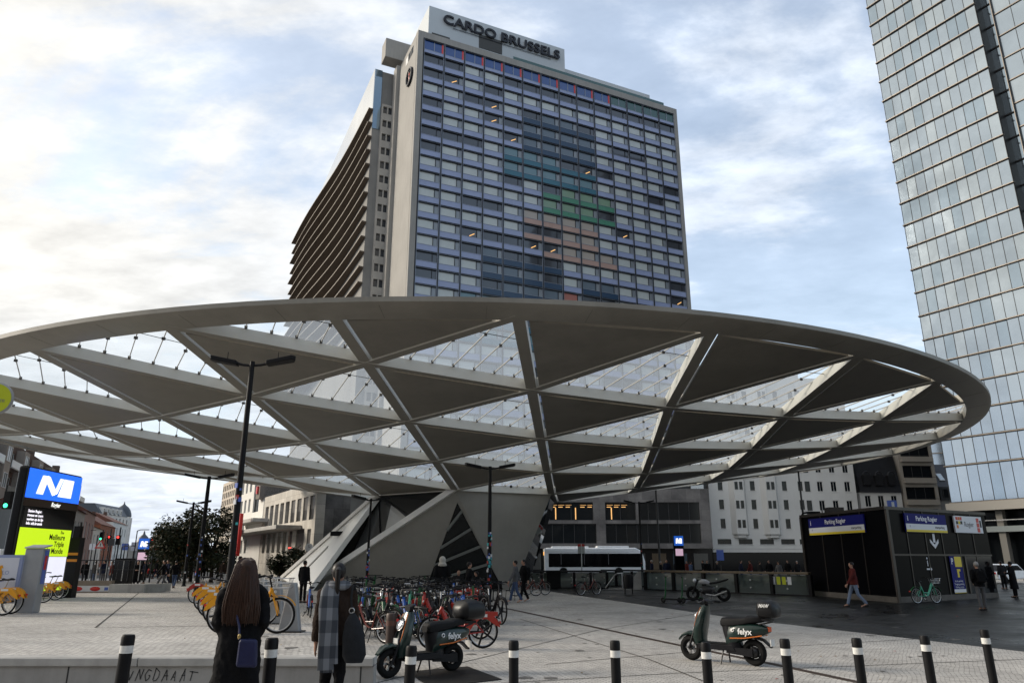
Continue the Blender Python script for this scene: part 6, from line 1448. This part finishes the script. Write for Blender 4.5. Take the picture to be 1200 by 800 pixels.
# two women in the foreground, seen from behind
q = atY(287, 652, 8.4); W1 = person('woman with very long brown hair in a long black coat, blue bag at her hip', (q.x+.03, q.y, 0), .24, 1.84, CB, CB, HB, wx=.93, coat=.62, arms='pocket', hairlen=.56, vox=.013, near=True)
blue_b = mat('bag_blue', (.007,.010,.048), .45, noise=.15, nscale=10, bump=.2, bscale=50)
ob_ = thing('handbag', 'small dark blue shoulder bag hanging at the long-haired woman', 'handbag', (q.x+.22, q.y-.24, .97), .24)
b = MB(); b.prism([(-.11,-.05,-.18),(.10,-.05,-.19),(.08,-.05,.08),(-.10,-.05,.09)], (0,.10,0), blue_b); bevel(b.build('bag_body', ob_, smooth=None), .03, 3)
b = MB(); b.tube([(-.10,0,.08),(-.12,.06,.2),(-.17,.10,.34),(-.24,.13,.46),(-.30,.20,.55)], [.012]*5, blue_b, 6); b.ball((-.105,0,.11), (.018,.012,.03), mat('brass', (.45,.33,.14), .3, .9), 8, 5); b.build('strap', ob_)
q2 = atY(398, 657, 9.3); W2 = person('woman with dark ponytail, brown jacket and grey checked scarf over one shoulder', (q2.x, q2.y, 0), .16, 1.80, CBR, CB, HD, wx=.80, arms='down', vox=.012, stride=-.25, near=True)
b = MB(); b.tube([(0,-.09,1.74),(0,-.15,1.72),(.0,-.165,1.62),(.005,-.15,1.50),(.01,-.14,1.40)], [.03,.035,.032,.024,.008], HD, 10); b.build('ponytail', W2)
# checked scarf: a thick cloth with a weave of grey bands
sm = bpy.data.materials.new('scarf_check'); sm.use_nodes = True
def scarf_nodes():
    nt = sm.node_tree; N = nt.nodes; L = nt.links; b_ = N['Principled BSDF']; b_.inputs['Roughness'].default_value = .95
    tc = N.new('ShaderNodeTexCoord'); mp = N.new('ShaderNodeMapping'); L.new(tc.outputs['Object'], mp.inputs[0])
    def wv(d, sc):
        w_ = N.new('ShaderNodeTexWave'); w_.bands_direction = d; w_.inputs['Scale'].default_value = sc; w_.inputs['Distortion'].default_value = .4; L.new(mp.outputs[0], w_.inputs[0])
        r_ = N.new('ShaderNodeMapRange'); r_.inputs['From Min'].default_value = .45; r_.inputs['From Max'].default_value = .55; L.new(w_.outputs['Fac'], r_.inputs[0]); return r_.outputs[0]
    a, c = wv('X', 2.4), wv('Z', 1.15); ad = N.new('ShaderNodeMath'); ad.operation = 'ADD'; L.new(a, ad.inputs[0]); L.new(c, ad.inputs[1])
    cr = N.new('ShaderNodeValToRGB'); e = cr.color_ramp.elements; e[0].color = (.035,.04,.05,1); e[1].color = (.17,.18,.20,1); m_ = cr.color_ramp.elements.new(.5); m_.color = (.085,.092,.105,1)
    h = N.new('ShaderNodeMath'); h.operation = 'MULTIPLY'; h.inputs[1].default_value = .5; L.new(ad.outputs[0], h.inputs[0]); L.new(h.outputs[0], cr.inputs[0]); L.new(cr.outputs[0], b_.inputs['Base Color'])
    n_ = N.new('ShaderNodeTexNoise'); n_.inputs['Scale'].default_value = 90; L.new(tc.outputs['Object'], n_.inputs['Vector']); bp_ = N.new('ShaderNodeBump'); bp_.inputs['Strength'].default_value = .4; L.new(n_.outputs[0], bp_.inputs['Height']); L.new(bp_.outputs[0], b_.inputs['Normal'])
scarf_nodes()
b = MB(); b.torus((0,-.01,1.55), .10, .055, sm, 'xy', 22, 10)
for k_, (dx, ln) in enumerate(((.05,.92),(.095,.86))):
    limb(b, [(-.10+dx*.3,-.06,1.58), (-.15+dx,-.135,1.48), (-.155+dx,-.175,1.30), (-.14+dx,-.18,1.1), (-.13+dx,-.185,.9), (-.12+dx,-.18,1.55-ln)], [(.06,.035),(.085,.028),(.09,.022),(.088,.02),(.09,.02),(.092,.014)], sm, 14)
for k_ in range(12): x = -.15+.0135*k_+.02; b.tube([(x,-.18,.66),(x+.003,-.182,.60)], .005, sm, 5)
b.build('scarf', W2)
tb = thing('tote_bag', 'soft dark grey bag on the right shoulder of the scarf-wearing woman', 'bag', (q2.x+.25, q2.y-.13, .0))
gb = cloth('bag_grey', (.022,.024,.028)); b = MB(); limb(b, [(.02,0,.70), (.02,0,.78), (0,-.01,1.0), (-.02,-.01,1.15), (-.03,0,1.24)], [(.10,.05),(.14,.075),(.13,.08),(.09,.06),(.03,.03)], gb, 14); b.build('bag_body', tb)
b = MB(); b.tube([(-.03,0,1.22),(-.05,-.02,1.40),(-.05,.02,1.55),(-.03,.09,1.5)], [(.022,.01)]*4, gb, 6); b.torus((-.035,-.02,1.27), .03, .007, steel, 'y', 14, 5); b.build('strap', tb)
# the walkers on the square
def at(px, py): return onground(px, py)
ppl = [('man in grey hoodie and blue jeans walking left beside the pedestal', (604,706), pi/2, 1.80, dict(top=CG, legs=CJ, stride=.6, hair=HD, feet=shoe_w)),
 ('man in black with a backpack walking close behind the grey hoodie man', (614,705), pi/2+.3, 1.84, dict(top=CB, legs=CB, stride=-.5, bag='backpack', feet=shoe_w)),
 ('man in dark red jacket and pale jeans walking left before the parking kiosk', (1004,711), pi/2-.1, 1.74, dict(top=CR, legs=cloth('pale_jeans', (.16,.2,.28)), stride=.8, feet=shoe)),
 ('grey-haired man in black jacket standing with his back turned at the kiosk door', (1153,715), -.1, 1.76, dict(top=CB, legs=CG, hair=HG, stride=.15, arms='pocket', bag='backpack')),
 ('woman in long dark coat at the right edge beneath the tower', (1191,700), .6, 1.75, dict(top=CB, legs=CB, coat=.45, hair=HD, arms='front')),
 ('dark figure standing far right between kiosk and tower', (1178,690), 0, 1.75, dict(top=CD, legs=CB)),
 ('person in black with a white hood standing behind the bikes', (517,716), .1, 1.95, dict(top=CB, legs=CD, hood=CW, arms='pocket', vox=.02)),
 ('dark clothed person standing at the foot of the white wing', (354,706), -.4, 1.80, dict(top=CB, legs=CB)),
 ('man in dark jacket looking right, half hidden behind the tall lamp pole', (277,700), -pi/2, 1.78, dict(top=CN, legs=CB, skin=SK, arms='phone')),
 ('woman in black dress and boots walking by the small metro totem', (158,691), pi+.4, 1.74, dict(top=CB, legs=CB, coat=.4, stride=.4, arms='front', hair=HD)),
 ('person in black jacket and grey trousers striding left of the couple', (189,690), pi/2+.4, 1.80, dict(top=CB, legs=CG, stride=.95)),
 ('person in black jacket and blue jeans striding beside the grey trousered walker', (203,689), .2, 1.76, dict(top=CB, legs=CJ, stride=-.8)),
 ('leftmost dark figure waiting behind the metro railing', (97,687), .4, 1.78, dict(top=CB, legs=CB)),
 ('second dark figure behind the metro railing, in blue jeans', (109,686), -.5, 1.74, dict(top=CD, legs=CJ)),
 ('figure in navy jacket behind the metro railing under the warning triangle', (119,687), 1.2, 1.82, dict(top=CN, legs=CG, arms='front')),
 ('figure in dark red coat behind the metro railing', (128,686), 2.2, 1.74, dict(top=CR, legs=CD)),
 ('far walker seen between the trees and the tall lamp', (247,676), .2, 1.74, dict(top=CB, legs=CB, stride=.5)),
 ('distant walker right of the tree trunks in a grey coat', (226,680), pi, 1.74, dict(top=CG, legs=CB, stride=.5)),
 ('walker in grey trousers just behind the pole at the terrace', (549,712), -1.2, 1.74, dict(top=CB, legs=CG, stride=.7)),
 ('bald man sitting at the terrace inside the dark glass triangle', (537,700), pi-.3, 1.75, dict(top=CD, legs=CB, hair=SK, seated=True, arms='front')),
 ('woman in black sitting at the terrace by the tables', (558,700), pi/2, 1.7, dict(top=CB, legs=CB, seated=True, arms='front'))]
for lab, p, rz, h, kw in ppl:
    q = at(*p); person(lab, q, rz, h, **kw)
rd = random.Random(9)
tops = [CB, CD, CN, CR, CG, CW, CJ, CBR]; tn = ['black', 'charcoal', 'navy', 'dark red', 'grey', 'cream', 'blue', 'brown']
for i in range(16):
    px = 764+i*9.6+rd.uniform(-3, 3) if i < 9 else 868+(i-9)*11; Y = rd.uniform(58, 72); q = atY(px, 660, Y); c_ = rd.randrange(8)
    person(f'passer-by in a {tn[c_]} coat behind the wooden railed balustrade', (q.x, Y, 0), rd.uniform(0, 6), rd.uniform(1.66, 1.86), top=tops[c_], legs=rd.choice((CB, CD, CJ)), hair=rd.choice((HD, HB, HG)), stride=rd.uniform(-.6,.6), vox=.03, group='passers-by behind the wooden railed balustrade')
rd = random.Random(19)
for i in range(20):
    px = (168, 212, 218, 233, 239, 256, 262, 173, 197, 146, 152, 164, 171, 178, 184, 209, 143, 222, 243, 266)[i]; Y = rd.uniform(56, 85); q = atY(px, 660, Y); c_ = rd.randrange(8)
    person('distant pedestrian in dark clothes on the far part of the left square', (q.x, Y, 0), rd.uniform(0, 6), rd.uniform(1.66, 1.86), top=(CB, CD, CN, CBR)[c_ % 4], legs=rd.choice((CB, CD, CN)), hair=rd.choice((HD, HB)), stride=rd.uniform(-.6,.6), vox=.03, group='distant pedestrians on the left square')
# terrace furniture
def terrace_table(label, x, y):
    t = thing('terrace_table', label, 'table', (x, y, 0), 0, 'dark terrace tables'); b = MB(); b.lathe([(.35,.72),(.36,.74),(.35,.75)], dark_steel, 18); b.build('table_top', t); b = MB(); b.tube([(0,0,0),(0,0,.72)], .03, black_metal, 8); b.lathe([(.22,0),(.2,.03)], black_metal, 14); b.build('leg', t); return t
def terrace_chair(x, y, rz):
    t = thing('terrace_chair', 'dark chair at the terrace before the pedestal', 'chair', (x, y, 0), rz, 'dark terrace chairs')
    b = MB(); b.box((-.21,-.21,.43),(.21,.21,.46), black_metal); b.build('seat', t, smooth=None); b = MB(); b.box((-.2,-.23,.6),(.2,-.2,.85), black_metal); b.build('backrest', t, smooth=None)
    for sx in (-1,1):
        for sy in (-1,1): b = MB(); b.tube([(sx*.19,sy*.19,.44 if sy > 0 else .85),(sx*.21,sy*.22,0)], .012, black_metal, 5); b.build('leg', t)
    return t
tt = None
for k, (px, py) in enumerate(((530,703),(547,701),(566,702),(583,703),(510,704))):
    q = atZ(px, py, 0)
    if tt is None: tt = terrace_table('dark round table on the terrace before the dark glass triangle', q.x, q.y)
    else: place(tt, (q.x, q.y, 0), 0)
    if k == 0: ch0 = terrace_chair(q.x-.6, q.y, -pi/2)
    else: place(ch0, (q.x-.6, q.y, 0), -pi/2)
    for a in (pi/2, pi, 0): place(ch0, (q.x+.6*sin(a), q.y-.6*cos(a)*.9, 0), a)
